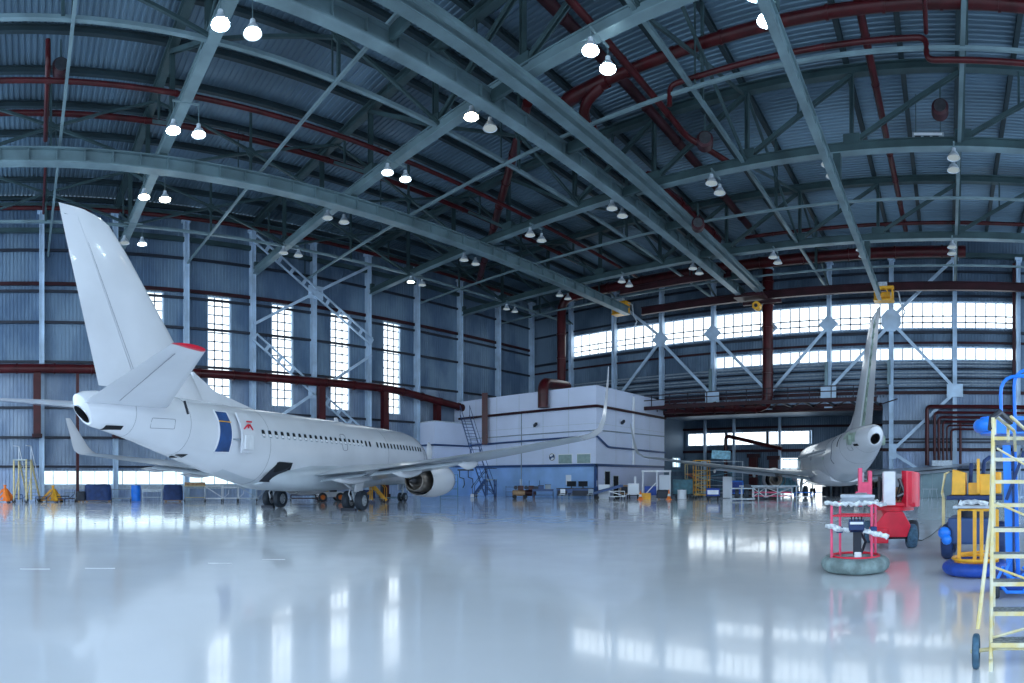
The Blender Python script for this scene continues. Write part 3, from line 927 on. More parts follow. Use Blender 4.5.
def airliner(label, loc, rz, v):
    t = thing('airliner', label, 'aircraft', loc, rz, None)
    P = 'plane'
    # fuselage, one closed skin with a recessed tail exhaust
    ys = [f[0] for f in FUS]
    if v == 1: ys = ys[3:]
    rings = [fus_ring(y) for y in ys]
    last = rings[-1]
    cz = (FUS[-1][1] + FUS[-1][2]) / 2
    mb = MB().use(P).loft(rings, False)
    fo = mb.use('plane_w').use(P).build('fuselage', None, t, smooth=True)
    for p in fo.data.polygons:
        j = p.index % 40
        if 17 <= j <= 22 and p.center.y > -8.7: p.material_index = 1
    mb = MB().use('dark_metal')
    r2 = [Vector((p.x * .62, p.y * 1 - .02, cz - .18 + (p.z - cz) * .56)) for p in last]
    r3 = [Vector((p.x * .5, -15.0, cz - .15 + (p.z - cz) * .45)) for p in last]
    mb.use(P).loft([last, r2], False).use('void').loft([r2, r3], False).add(r3, [tuple(range(40))])
    mb.use('metal').tube(r2, .02, 5, closed=True)
    mb.build('tail_exhaust', None, t, smooth=True)
    # belly fairing
    bf = []
    for y, w_, zb, zt in ((6.8, 1.2, 1.45, 2.2), (5.6, 1.75, 1.2, 2.5), (3.5, 2.02, 1.1, 2.7), (0, 2.08, 1.08, 2.75), (-2.5, 2.02, 1.1, 2.7), (-4.4, 1.75, 1.22, 2.45), (-5.8, 1.2, 1.5, 2.2)):
        zc, h = (zb + zt) / 2, (zt - zb) / 2
        bf.append([Vector((w_ * math.copysign(abs(math.sin(a)) ** .75, math.sin(a)), y, zc + h * math.copysign(abs(math.cos(a)) ** .6, math.cos(a)))) for a in [2 * PI * j / 32 for j in range(32)]])
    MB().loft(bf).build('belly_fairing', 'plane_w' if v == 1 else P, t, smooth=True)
    # cabin windows
    wm = MB().use('void')
    zc = 3.98
    def win_mesh(s, shade):
        mb = MB()
        x = side(0, zc)
        slope = -(zc - 3.355) / 2.015 / math.sqrt(max(.01, 1 - ((zc - 3.355) / 2.015) ** 2)) * 1.88 / 2.015
        def pt(a, e, off): return (s * (x + slope * e + off), a, e)
        def disc(rx, rz_, off, zc2=0.):
            return [pt(rx * math.copysign(abs(math.cos(q)) ** .6, math.cos(q)), zc2 + rz_ * math.copysign(abs(math.sin(q)) ** .6, math.sin(q)), off) for q in [2 * PI * j / 16 for j in range(16)]]
        mb.use('ltgrey').loft([disc(.16, .22, -.02), disc(.16, .22, .01), disc(.125, .18, .012)], False)
        mb.use('void').add(disc(.125, .18, .008), [tuple(range(16))])
        if shade: mb.use('white').add([pt(-.1, -.15, .011), pt(.1, -.15, .011), pt(.115, -.02, .011), pt(-.115, -.02, .011)], [(0, 1, 2, 3)])
        return mb
    for s in (1, -1):
        a = b_ = None
        n = 0
        for i in range(38):
            y = 12.1 - .508 * i
            if 4.25 < y < 4.8 and v == 1: continue
            shade = y < 3.4
            src = b_ if shade else a
            if src is None:
                src = win_mesh(s, shade).build('cabin_window', None, t)
                if shade: b_ = src
                else: a = src
                q = src
            else:
                q = src.copy(); C.objects.link(q)
            q.location = (side(y, zc) * s - side(0, zc) * s, y, zc)
    # door lines, emergency exits, fuselage seams
    for s in (1, -1):
        for y0, y1, z0, z1 in ((.55, 1.1, 3.45, 4.4), (12.7, 13.5, 2.75, 4.55)):
            outline(y0, y1, z0, z1, s).build('door_seam', None, t, smooth=True)
    for y in (12.9, 6.5, -6.2, -11.2, -13.8):
        MB().tube([p + (p - Vector((0, p.y, 3.3))).normalized() * .001 for p in fus_ring(y)], .008, 4, closed=True).build('skin_seam', 'line', t)
    # cockpit glazing
    for s in (1, -1):
        for (a, b1, z0, z1) in ((14.2, 14.9, 3.9, 4.35), (13.5, 14.1, 3.95, 4.5)):
            patch(a, b1, z0, min(z1, fus_at(b1)[0] - .12), s, .015).build('cockpit_window', 'void', t)
    # wings ------------------------------------------------------------
    for s in (1, -1):
        def sec(x, yle, ch, z, th, ang, tw=0.):
            nrm = Vector((-math.sin(ang) * s, 0, math.cos(ang)))
            return foil((s * x, yle, z), ch, th, nrm, tw=tw)
        S = [sec(1.5, 6.1, 8.9, 1.95, .115, 0.06), sec(2.6, 4.9, 7.55, 2.02, .125, .08), sec(5.0, 3.25, 5.7, 2.22, .115, .09), sec(9.0, .95, 4.15, 2.62, .105, .1),
             sec(13, -1.4, 2.85, 3.1, .1, .12), sec(16.1, -3.15, 1.9, 3.52, .095, .16)]
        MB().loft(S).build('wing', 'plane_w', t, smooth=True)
        W = [sec(16.1, -3.15, 1.9, 3.52, .095, .16), sec(16.55, -3.4, 1.75, 3.62, .09, .4), sec(16.9, -3.65, 1.6, 3.85, .085, .85), sec(17.08, -3.95, 1.35, 4.25, .08, 1.2),
             sec(17.2, -4.4, 1.0, 4.95, .075, 1.38), sec(17.3, -4.9, .7, 5.7, .07, 1.42), sec(17.36, -5.3, .4, 6.25, .06, 1.42)]
        MB().loft(W).build('winglet', 'plane' if v == 1 else 'plane_w', t, smooth=True)
        # trailing-edge flaps and slat lines
        for (xa, ya, za, xb, yb, zb) in ((2.4, -2.35, 1.83, 4.8, -2.2, 2.06), (5.4, -2.35, 2.12, 10.5, -3.2, 2.62)):
            MB().loft([foil((s * xa, ya + .75, za + .06), 1.15, .14, (0, .25, 1), d=Vector((0, -.97, -.22))), foil((s * xb, yb + .55, zb + .05), .85, .13, (0, .25, 1), d=Vector((0, -.97, -.22)))]).build('flap', 'plane_w', t, smooth=True)
        for (x, yl, L, z) in ((3.6, 1.0, 4.4, 1.86), (7.2, -.2, 3.6, 2.2), (10.6, -1.2, 2.9, 2.58)):
            mb = MB()
            rg = []
            for i in range(13):
                q = i / 12
                r = .19 * math.sin(PI * min(1, q * 1.02 + .02)) ** .6 if 0 < q < 1 else .01
                rg.append([Vector((s * x + r * .7 * math.cos(2 * PI * j / 12), yl - L * q, z - .1 * math.sin(PI * q) - .12 * q + r * math.sin(2 * PI * j / 12))) for j in range(12)])
            mb.loft(rg).build('flap_fairing', P, t, smooth=True)
        # landing gear
        g = MB().use('ltgrey').tube([(s * 2.86, .25, .56), (s * 2.72, .3, 2.05)], .12, 12).tube([(s * 2.86, .25, .5), (s * 2.8, .05, 1.1)], .085, 10)
        g.use('white').tube([(s * 2.74, .05, 1.75), (s * 1.3, .1, 2.1)], .07, 8).tube([(s * 2.8, .05, 1.2), (s * 1.8, -.1, 1.9)], .06, 8)
        g.tube([(s * 2.86, -.22, .62), (s * 2.82, -.4, .95), (s * 2.78, -.15, 1.25)], .04, 8)
        g.use('dark_metal').tube([(s * 2.45, .25, .56), (s * 3.3, .25, .56)], .08, 10)
        g.build('main_gear_strut', None, t, smooth=True)
        for dx in (-.42, .42): add_wheel(t, (s * (2.86 + dx), .25, .565), .565, .4)
        MB().box((s * 3.25, .05, 1.55), (.05, .9, .95), ry=s * .1).build('gear_door', P, t)
        if v == 1:
            MB().box((s * 2.85, -.45, .08), (.9, .22, .16)).build('wheel_chock', 'dark', t)
        # engine
        ex = s * 4.83; ez = 1.68; ey = .4
        n_ = MB().use(P)
        n_.lathe([(.78, 8.05), (.86, 8.22), (.93, 8.25), (1.0, 8.12), (1.1, 7.6), (1.17, 6.8), (1.18, 6.0), (1.12, 5.1), (1.02, 4.35), (.99, 4.35), (.95, 5.4)], (ex, ey, ez), 'Y', 36, caps=False, sq=.93)
        n_.build('nacelle', None, t, smooth=True)
        MB().lathe([(.76, 7.9), (.8, 8.12), (.86, 8.25), (.93, 8.3), (1.0, 8.2), (1.03, 8.0)], (ex, ey, ez), 'Y', 36, caps=False, sq=.93).build('inlet_lip', 'metal', t, smooth=True)
        fan = MB().use('dark_metal').lathe([(0, 7.75), (.12, 7.6), (.22, 7.3)], (ex, ey, ez), 'Y', 20, caps=False)
        fan.lathe([(.78, 8.0), (.78, 6.9), (.1, 6.9)], (ex, ey, ez), 'Y', 30, caps=False)
        for i in range(22):
            a = 2 * PI * i / 22
            u, w2 = Vector((math.cos(a), 0, math.sin(a))), Vector((-math.sin(a), 0, math.cos(a)))
            c0 = Vector((ex, ey + 7.25, ez))
            fan.add([c0 + u * .2 + Vector((0, .12, 0)) - w2 * .02, c0 + u * .2 - Vector((0, .12, 0)) + w2 * .02, c0 + u * .77 - Vector((0, .07, 0)) + w2 * .13, c0 + u * .77 + Vector((0, .07, 0)) - w2 * .07], [(0, 1, 2, 3)])
        fan.build('fan', None, t, smooth=True)
        e = MB().use('dark').lathe([(.985, 4.4), (.96, 4.9), (.94, 5.4), (.5, 5.45)], (ex, ey, ez), 'Y', 32, caps=False)
        e.build('fan_duct', None, t, smooth=True)
        MB().lathe([(.7, 5.4), (.76, 4.7), (.7, 4.1), (.6, 3.6), (.56, 3.6), (.55, 4.1), (.2, 4.2)], (ex, ey, ez), 'Y', 32, caps=False).build('exhaust_nozzle', 'exh', t, smooth=True)
        MB().lathe([(.34, 4.2), (.3, 3.8), (.2, 3.3), (.06, 2.95), (0, 2.9)], (ex, ey, ez), 'Y', 24, caps=False).build('exhaust_cone', 'dark_metal', t, smooth=True)
        # pylon
        mb = MB()
        mb.loft([[Vector((ex - w_, y, z0)), Vector((ex + w_, y, z0)), Vector((ex + w_, y, z1)), Vector((ex - w_, y, z1))] for y, z0, z1, w_ in ((7.4, 2.66, 2.72, .04), (6.4, 2.6, 2.86, .16), (5., 2.45, 2.72, .2), (3.6, 2.15, 2.4, .2), (2.0, 2.0, 2.25, .1))])
        mb.build('pylon', P, t, smooth=True)
        # tailplane
        if v == 1:
            MB().loft([foil((s * .5, -11.7, 4.78), 4.3, .1, (0, 0, 1)), foil((s * 1.3, -12.3, 4.86), 3.95, .1, (-s * .12, 0, 1)), foil((s * 6.9, -15.85, 5.72), 1.4, .09, (-s * .14, 0, 1))]).build('tailplane', P, t, smooth=True)
            MB().loft([foil((s * 6.88, -15.84, 5.72), 1.43, .1, (-s * .14, 0, 1)), foil((s * 6.98, -15.92, 5.74), 1.32, .09, (-s * .14, 0, 1))]).build('tip_cover', 'red_b', t, smooth=True)
            MB().tube([(s * 1.6, -15.1, 4.79), (s * 6.4, -16.65, 5.6)], .012, 4).build('elevator_seam', 'line', t)
            for x in (1.1,): MB().tube([(s * x * 2.6, -12.9, 4.85), (s * x * 2.6, -12.7, 4.35)], .05, 6).build('elevator_horn', 'dark', t)
        else:
            MB().cyl((s * 1.15, -13.2, 4.45), .34, .3, 'X', 20).build('tailplane_socket', 'plane_p', t, smooth=True)
            patch(-14., -12.6, 4.3, 4.95, s, .02).build('tailplane_opening', 'plane_p', t)
    # nose gear
    g = MB().use('ltgrey').tube([(0, 12.6, .35), (0, 12.75, 1.6)], .08, 10).tube([(0, 12.65, .9), (0, 13.5, 1.5)], .05, 8)
    g.use('dark_metal').tube([(-.28, 12.6, .35), (.28, 12.6, .35)], .06, 8)
    g.build('nose_gear_strut', None, t, smooth=True)
    for dx in (-.2, .2): add_wheel(t, (dx, 12.6, .35), .35, .2)
    for s in (-1, 1): MB().box((s * .38, 13.1, 1.15), (.03, 1.1, .5), ry=s * .1).build('gear_door', P, t)
    # fin ------------------------------------------------------------
    FN = lambda yle, ch, z, th: foil((0, yle, z), ch, th, (1, 0, 0))
    def sym(yle, ch, z, th, n=9, x0=0., x1=1.):
        ring = []
        xs = [x0 + (x1 - x0) * .5 * (1 - math.cos(PI * i / n)) for i in range(n + 1)]
        f_ = lambda x: 5 * th * (.2969 * math.sqrt(x) - .126 * x - .3516 * x * x + .2843 * x ** 3 - .1036 * x ** 4)
        return [Vector((f_(x) * ch, yle - x * ch, z)) for x in xs] + [Vector((-f_(x) * ch, yle - x * ch, z)) for x in reversed(xs)]
    fin = [(-8.35, 6.4, 4.9, .1), (-8.95, 6.0, 5.6, .1), (-13.5, 3.0, 11.2, .095), (-14.4, 2.35, 12.15, .09), (-14.9, 1.9, 12.38, .08), (-15.6, 1.25, 12.52, .05)]
    cut = .68 if v == 1 else .56
    MB().loft([sym(*f, x1=cut) for f in fin]).build('fin', P, t, smooth=True)
    d = MB()
    d.loft([[Vector((-.1, -5.2, 5.3)), Vector((.1, -5.2, 5.3)), Vector((.02, -5.2, 5.38)), Vector((-.02, -5.2, 5.38))],
            [Vector((-.16, -8.2, 5.2)), Vector((.16, -8.2, 5.2)), Vector((.04, -8.2, 6.0)), Vector((-.04, -8.2, 6.0))],
            [Vector((-.22, -9.7, 5.2)), Vector((.22, -9.7, 5.2)), Vector((.08, -9.7, 6.75)), Vector((-.08, -9.7, 6.75))]])
    d.build('dorsal_fin', P, t, smooth=True)
    if v == 1:
        rud = MB().loft([sym(*f, x0=cut + .006) for f in fin[1:4]])
        rud.build('rudder', P, t, smooth=True)
        MB().loft([sym(*f, x0=cut) for f in fin[3:]]).build('fin_tip', P, t, smooth=True)
        MB().tube([(.235, -13.0, 5.7), (.09, -15.5, 11.2), (.07, -15.6, 11.45), (.07, -15.2, 11.65), (.05, -15.3, 12.05), (.02, -16.6, 12.15)], .009, 4).build('rudder_seam', 'line', t)
    else:
        mb = MB()
        MB().loft([[Vector((a, fin[0][0] - fin[0][1] * c, 5.3)) for a, c in ((-.12, .6), (.12, .6), (.1, .66), (-.1, .66))], [Vector((a, fin[3][0] - fin[3][1] * c, 12.1)) for a, c in ((-.06, .6), (.06, .6), (.05, .66), (-.05, .66))]]).build('rear_spar', 'plane_p', t)
        for i in range(11):
            z = 5.7 + .6 * i
            q = (z - 5.6) / 6.6
            yy = -8.95 - 6.0 * .66 + q * ((-14.4 - 2.35 * .66) - (-8.95 - 6.0 * .66))
            MB().box((0, yy - .15, z), (.3, .45, .12), rx=-.5).build('hinge_rib', 'plane_p', t)
        MB().loft([sym(*f, x0=.72) for f in ((-8.95, 6.0, 5.45, .07), (-13.5, 3.0, 11.1, .08), (-14.4, 2.5, 12.3, .09), (-14.9, 2.0, 12.65, .08))]).build('rudder', P, t, smooth=True)
    return t


A1 = airliner('complete white airliner parked with its tail towards the camera and both winglets on', (-30.594, 16.207, 0), .4871, 1)
# details only the near aircraft shows
def D(y0, y1, z0, z1, m, name, off=.02, s=1): return patch(y0, y1, z0, z1, s, off).build(name, m, A1)
o = patch(-9.65, -8.9, 3.0, 4.85, 1, .035, 4, 14).build('doorway', 'door_blue', A1)
MB().use('plane').tube([(side(y, z, .03), y, z) for y, z in [(-9.67, 3.0 + .185 * i) for i in range(11)] + [(-8.88, 4.85 - .185 * i) for i in range(11)]], .04, 6, closed=True).build('door_frame', None, A1, smooth=True)
mb = MB().use('yellow').bx(side(-9.6, 4.35) - .05, side(-9.6, 4.35) + .09, -9.65, -8.9, 4.35, 4.39)
mb.build('safety_strap', None, A1)
# the opened door swung forward and its red-white inside
dr = MB().use('plane')
pts0 = []
for i in range(7):
    z = 3.0 + 1.85 * i / 6
    x = side(-7.9, z) + .2
    e_ = .1 if i in (0, 6) else 0
    pts0.append([Vector((x, -8.55 + e_, z)), Vector((x + .02, -7.65 - e_, z)), Vector((x + .1, -7.65 - e_, z)), Vector((x + .1, -8.55 + e_, z))])
dr.loft(pts0)
dr = dr.build('open_door', None, A1, smooth=True)
x = side(-7.9, 4.2) + .36
mb = MB().use('red_b')
for a in (-.5, 0, .5):
    mb.bar((x + .01, -8.1 + a * .1, 4.3), (x - .02, -8.1 + a * .62, 4.12 - abs(a) * .1), .05, .05)
mb.build('door_marking', None, dr)
MB().bx(x - .04, x + .06, -8.4, -7.8, 3.15, 3.8).build('slide_bag', 'white', dr, bevel=.03)
MB().box((x + .02, -8.1, 4.42), (.04, .35, .07)).build('door_handle', 'red_b', dr)
MB().tube([(side(-8.9, 3.6), -8.85, 3.6), (x - .1, -8.4, 3.6)], .04, 6).build('hinge_arm', 'grey', dr)
# cargo hatch standing open in the belly
mb = MB().use('void')
y0, y1 = -6.6, -5.0
ring = []
mb = patch(-5.5, -4.25, 1.85, 2.62, 1, .03, 6, 8, mb=mb)
mb.build('cargo_hatch', None, A1)
MB().use('dark').add([(side(-6.0, 1.9) + .05, -6.3, 1.66), (side(-4.9, 1.9) + .05, -4.9, 1.62), (side(-4.25, 2.6) + .05, -4.25, 2.62), (side(-5.3, 2.6) + .05, -5.4, 2.66)], [(0, 1, 2, 3)]).build('cargo_door', None, A1)
outline(-13.1, -12.0, 3.9, 4.3, 1, .02, r=.05).build('access_panel', None, A1)
patch(-11.1, -10.7, 2.75, 2.9, 1, .01).build('vent', 'void', A1)
patch(-14.9, -14.2, 3.8, 3.95, 1, .01).build('vent', 'void', A1)
MB().tube([(0, -11, 5.2), (0, -11.2, 5.55)], .03, 5).build('antenna', 'white', A1)
MB().use('plane').loft([[Vector((-.03, y, 5.3)), Vector((.03, y, 5.3)), Vector((.02, y - .1, 5.3 + h)), Vector((-.02, y - .1, 5.3 + h))] for y, h in ((3.2, .1), (3.0, .35), (2.7, .3))]).build('blade_antenna', None, A1)
# raised radome and exposed bulkhead at the nose
MB().cyl((.0, 15.72, 2.72), .88, .1, 'Y', 24).build('nose_bulkhead', 'teal', A1)
MB().bx(-.3, .3, 15.75, 16.1, 2.5, 3.1).cyl((0, 16.1, 2.8), .35, .12, 'Y', 16).build('weather_radar', 'dark_metal', A1)
rr = []
for i in range(6):
    q = i / 5
    r = .85 * math.sqrt(1 - q * q * .98)
    rr.append([Vector((.55 + q * .3, 16.5 + r * math.cos(2 * PI * j / 20) * .5, 3.95 + r * math.sin(2 * PI * j / 20))) for j in range(20)])
MB().loft(rr, False).build('raised_radome', 'plane', A1, smooth=True)

A2 = airliner('stripped white airliner with no rudder or tailplane, nose inside the dock', (-10.465, 52.528, 0), .3737, 2)
for y0, y1, z0, z1, m_, n_ in ((-12.5, -11.9, 4.55, 5.1, 'plane_p', 'open_panel'), (-10.75, -10.6, 4.1, 4.95, 'void', 'open_slot'), (-14.2, -13.6, 4.0, 4.15, 'void', 'open_slot'), (-6.4, -5.6, 3.3, 3.5, 'plane_p', 'primer_patch')):
    patch(y0, y1, z0, z1, -1, .02).build(n_, m_, A2)
MB().tube([(-side(-9.0 + .25 * math.sin(i * .9), z, .01), -9.0 + .25 * math.sin(i * .9), z) for i, z in enumerate([4.9 - .2 * k for k in range(11)])], .03, 5).build('sealant_seam', 'line', A2, smooth=True)
outline(-13.2, -12.6, 3.75, 4.35, -1, .025).build('access_panel', None, A2)
# ------------------------------------------------------------------ office block in the corner
OX0, OX1, OY0, OZ = -47.25, -28.9, 42.4, 9.85
t = thing('office_block', 'white two-storey office block with blue lower front in the hangar corner', 'building', (OX1, OY0, 0))
L = OX0 - OX1; W = 55.2 - OY0
mb = MB().use('white_wall').bx(L, 0, 0, W, 3.0, OZ)
mb.build('upper_storey', None, t)
mb = MB().use('blue_wall').bx(L, 0, .04, .2, 0, 3.0).use('lav').bx(L, -.04, .2, W, 0, 3.0)
mb.build('lower_storey', None, t)
MB().bx(L, .1, -.1, .06, 2.85, 3.08).bx(-.05, .1, -.1, W, 2.85, 3.08).bx(-.2, .06, -.06, .2, 0, 2.9).build('blue_band', 'blue_trim', t)
mb = MB()
for x in (-3, -6, -9, -12, -15): mb.bx(x - .02, x + .02, -.01, .05, 3.1, OZ)
for y in (3.2, 6.4, 9.6): mb.bx(-.01, .01, y - .02, y + .02, 3.1, OZ)
mb.bx(L, .01, -.01, .05, 6.6, 6.63).bx(-.02, .01, 0, W, 6.6, 6.63)
mb.build('panel_joint', 'ltgrey', t)
MB().bx(L, .06, -.06, W, OZ, OZ + .08).build('roof_edge', 'white_wall', t)
def on_front(px): return OY0 * math.tan((px - X0) / F) - OX1
def on_side(px): return OX1 / math.tan((px - X0) / F) - OY0
for a, c in ((559, 572), (577.5, 590.5)):
    x0, x1 = on_front(a), on_front(c)
    o = MB().bx(x0 - .05, x1 + .05, -.05, .02, 3.1, 4.0).build('office_window', 'white', t)
    MB().bx(x0, x1, -.06, -.04, 3.15, 3.93).build('blind', 'glass_grn', o)
x = on_front(552.5)
fo = MB().cyl((x, -.03, 3.75), .38, .1, 'Y', 24).build('wall_fan', 'white', t, smooth=True)
MB().lathe([(.33, 0), (.3, -.03), (.28, 0)], (x, -.1, 3.75), 'Y', 24, caps=False).build('fan_rim', 'dark', fo)
mb = MB().cyl((x, -.1, 3.75), .07, .06, 'Y', 12)
for a in (.35, PI + .35):
    pts = [(x, -.1, 3.75)] + [(x + .3 * math.cos(a + q), -.1, 3.75 + .3 * math.sin(a + q)) for q in (-.6, -.3, 0, .3, .6)]
    mb.add(pts, [tuple(range(6))])
mb.build('fan_blade', 'blue_trim', fo)
for a, c, z0, z1, n in ((604.5, 609.5, 1.2, 2.4, 'side_window'), (613, 618, .1, 2.0, 'side_door')):
    o = MB().bx(-.02, .04, on_side(a), on_side(c), z0, z1).build(n, 'void', t)
    MB().bx(.0, .06, on_side(a) - .06, on_side(a), z0, z1 + .06).bx(.0, .06, on_side(c), on_side(c) + .06, z0, z1 + .06).bx(0, .06, on_side(a), on_side(c), z1, z1 + .06).build('frame', 'ltgrey', o)
for a, c, z0, z1 in ((566, 571, 1.2, 2.1), (594.5, 597, 1.1, 1.6), (520, 522, 1.1, 1.7)): MB().bx(on_front(a), on_front(c), -.02, .03, z0, z1).build('notice', 'screen', t)
# services on the office walls
pipe('dark pipe wrapped round the office block high on both walls', [(OX0 + 1, OY0 - .25, 8.1), (OX1 + .25, OY0 - .25, 8.1), (OX1 + .25, 55, 8.1)], .12, m='red_dull', bend=.25, n=8)
pipe('slim dark pipe along the office front at mid height, joining the side', [(-46, OY0 - .2, 5.2), (OX1 + .2, OY0 - .2, 5.5), (OX1 + .2, 44, 4.6), (OX1 + .2, 55, 4.5)], .09, m='blue_trim', bend=.3, n=8)
pipe('thin grey conduit along the office front above the mid pipe', [(-46, OY0 - .12, 5.9), (OX1 + .1, OY0 - .12, 6.0), (OX1 + .1, 55, 6.2)], .05, m='grey', bend=.2, n=6)
pipe('white drainpipe on the office side wall', [(OX1 + .15, OY0 + on_side(632), 3.1), (OX1 + .15, OY0 + on_side(632), 9.6)], .13, m='white', n=8)
pipe('thin upright conduit down the office front right of the ladder', [(OX1 + on_front(522), OY0 - .1, .3), (OX1 + on_front(522), OY0 - .1, 8)], .05, m='grey', n=6)
for px, f_, lab in ((536, 0, 'front'), (622, 1, 'side')):
    p = (OX1 + on_front(px), OY0 - .1, 6.7) if not f_ else (OX1 + .1, OY0 + on_side(px), 6.9)
    t = thing('security_camera', 'small dark security camera high on the office ' + lab + ' wall', 'camera', p, facing(px))
    MB().tube([(0, .1, 0), (0, -.25, -.1)], .05, 6).build('bracket', 'ltgrey', t)
    MB().box((0, -.4, .1), (.22, .6, .25), rx=-.3, rz=.4).build('body', 'dark', t, bevel=.03)
t = thing('annex_block', 'lower white and lavender block in front of the office, beside the window wall', 'building', (-44.5, 37.3, 0))
MB().use('white_wall').bx(-2.3, 0, 0, 5.1, 3, 7.4).build('upper_wall', None, t)
MB().use('blue_wall').bx(-2.3, -.05, .05, 5.1, 0, 3).build('lower_wall', None, t)
MB().bx(-2.3, .08, -.08, 5.1, 2.9, 3.05).build('blue_band', 'blue_trim', t)
MB().bx(-2.3, .05, -.05, 5.1, 7.4, 7.5).build('roof_edge', 'ltgrey', t)
pipe('dark pipe round the lower annex block', [(-46.7, 37.1, 5.1), (-44.3, 37.1, 5.1), (-44.3, 42.1, 5.1)], .09, m='blue_trim', bend=.2, n=8)


def ladder(lab, p, q, w_=.6, n=12, m='blue_trim', rail=True):
    p, q = Vector(p), Vector(q)
    t = thing('steel_ladder', lab, 'ladder', p)
    d = q - p
    s = Vector((d.y, -d.x, 0)) if Vector((d.x, d.y, 0)).length > .01 else Vector((1, 0, 0))
    s = s.normalized() * (w_ / 2)
    for k in (-1, 1):
        MB().bar(s * k, d + s * k, .06, .12).build('side_rail', m, t)
        if rail: MB().tube([s * k + Vector((0, 0, 1)), d + s * k + Vector((0, 0, 1))], .03, 6).tube([s * k, s * k + Vector((0, 0, 1))], .025, 6).tube([d + s * k, d + s * k + Vector((0, 0, 1))], .025, 6).build('handrail', m, t)
    for i in range(1, n): MB().bar(d * (i / n) - s, d * (i / n) + s, .16, .04).build('tread', m, t)
    return t


a = at(467, 60); c = at(478.5, 56.5); e = at(494, 53.5)
ladder('upper steel ladder climbing to the office roof beside the red post', (c.x, c.y - .3, 4.2), (a.x, a.y - .3, 8.2), 1.0)
ladder('lower blue steel ladder standing on the floor beside the office front', (e.x, e.y - .4, 0), (c.x, c.y - .5, 4.2), 1.0, 11)

# ------------------------------------------------------------------ ground equipment
def root(name, lab, cat, px, R, turn=0., group=None, z=0.):
    return thing(name, lab, cat, at(px, R, z), facing(px) + turn, group)


def castor(t, x, y, r=.1, m='black'):
    o = MB().cyl((0, 0, 0), r, .06, 'X', 14).build('castor', m, t, smooth=True, loc=(x, y, r))
    MB().bx(-.06, .06, -.03, .03, 0, r * 1.3).build('castor_fork', 'grey', o)


def tripod_jack(lab, px, R, m, h=1.3, w_=.9):
    t = root('tripod_jack', lab, 'jack', px, R, .3, 'tripod jacks along the window wall')
    MB().lathe([(.16, .1), (.16, h * .8), (.1, h * .8), (.1, h), (.14, h), (.14, h + .06), (0, h + .06)], n=16).build('cylinder', m, t, smooth=True)
    for i in range(3):
        a = 2 * PI * i / 3 + .5
        u = Vector((math.cos(a), math.sin(a), 0))
        MB().bar(u * .12 + Vector((0, 0, h * .78)), u * w_ + Vector((0, 0, .1)), .2, .16).bar(u * .12 + Vector((0, 0, .15)), u * w_ + Vector((0, 0, .1)), .08, .08).bar(u * .1 + Vector((0, 0, h * .5)), u * w_ * .6 + Vector((0, 0, .1)), .14, .14).build('leg', m, t)
        MB().cyl((u.x * w_, u.y * w_, .05), .14, .09).build('foot', 'dark', t)
    MB().box((.3, -.35, .4), (.3, .2, .4)).build('pump', m, t, bevel=.02)
    return t


tripod_jack('orange-tan tripod jack at the left edge by the window wall', 5, 44.5, 'orange', 1.25, 1.0)
tripod_jack('bright yellow tripod jack below the leftmost low windows', 53, 45, 'yellow', 1.2, .95)


def tarp_box(lab, px, R, w_, d, h, m='blue_d', name='covered_crate', cat='crate'):
    t = root(name, lab, cat, px, R)
    mb = MB()
    n = 10
    rg = []
    r_ = random.Random(px)
    for z, k in ((.12, 1.04), (.3, 1.0), (h * .6, .98), (h * .92, .95), (h, .82)):
        ring = []
        for j in range(28):
            a = 2 * PI * j / 28
            cx = math.copysign(abs(math.cos(a)) ** .35, math.cos(a)); sy = math.copysign(abs(math.sin(a)) ** .35, math.sin(a))
            ring.append(Vector((cx * w_ / 2 * k + r_.uniform(-.03, .03), sy * d / 2 * k + r_.uniform(-.03, .03), z + r_.uniform(-.03, .03))))
        rg.append(ring)
    mb.loft(rg).build('tarp', m, t, smooth=True)
    MB().bx(-w_ / 2 + .05, w_ / 2 - .05, -d / 2 + .05, d / 2 - .05, .08, .16).build('pallet', 'wood', t)
    for sx in (-1, 1):
        for sy in (-1, 1): MB().bx(sx * (w_ / 2 - .2) - .08, sx * (w_ / 2 - .2) + .08, sy * (d / 2 - .15) - .08, sy * (d / 2 - .15) + .08, 0, .1).build('skid', 'wood', t)
    return t


tarp_box('wide navy tarpaulin-covered crate under the low windows, left of the blue drum', 98, 45.5, 2.1, 1.2, 1.35)
tarp_box('dark navy covered crate between the white table and the wooden cart', 173, 45.8, 1.5, 1.0, 1.3)
tarp_box('small dark covered covered bundle just left of the wide navy crate', 81, 45.2, .7, .7, .8, 'dark')


def drum(lab, px, R, m, h=1.3, r=.36):
    t = root('drum', lab, 'drum', px, R)
    MB().lathe([(0, .02), (r, .02), (r, h * .3), (r + .02, h * .32), (r, h * .34), (r, h * .64), (r + .02, h * .66), (r, h * .68), (r, h - .02), (r - .03, h), (0, h - .03)], n=24).build('body', m, t, smooth=True)
    MB().cyl((.15, 0, h), .05, .05).build('bung', 'dark', t)
    MB().torus((0, 0, h - .01), r, .02).build('rim', m, t, smooth=True)
    return t


drum('bright blue drum standing by the window wall', 136, 45.8, 'blue_l', 1.25, .38)


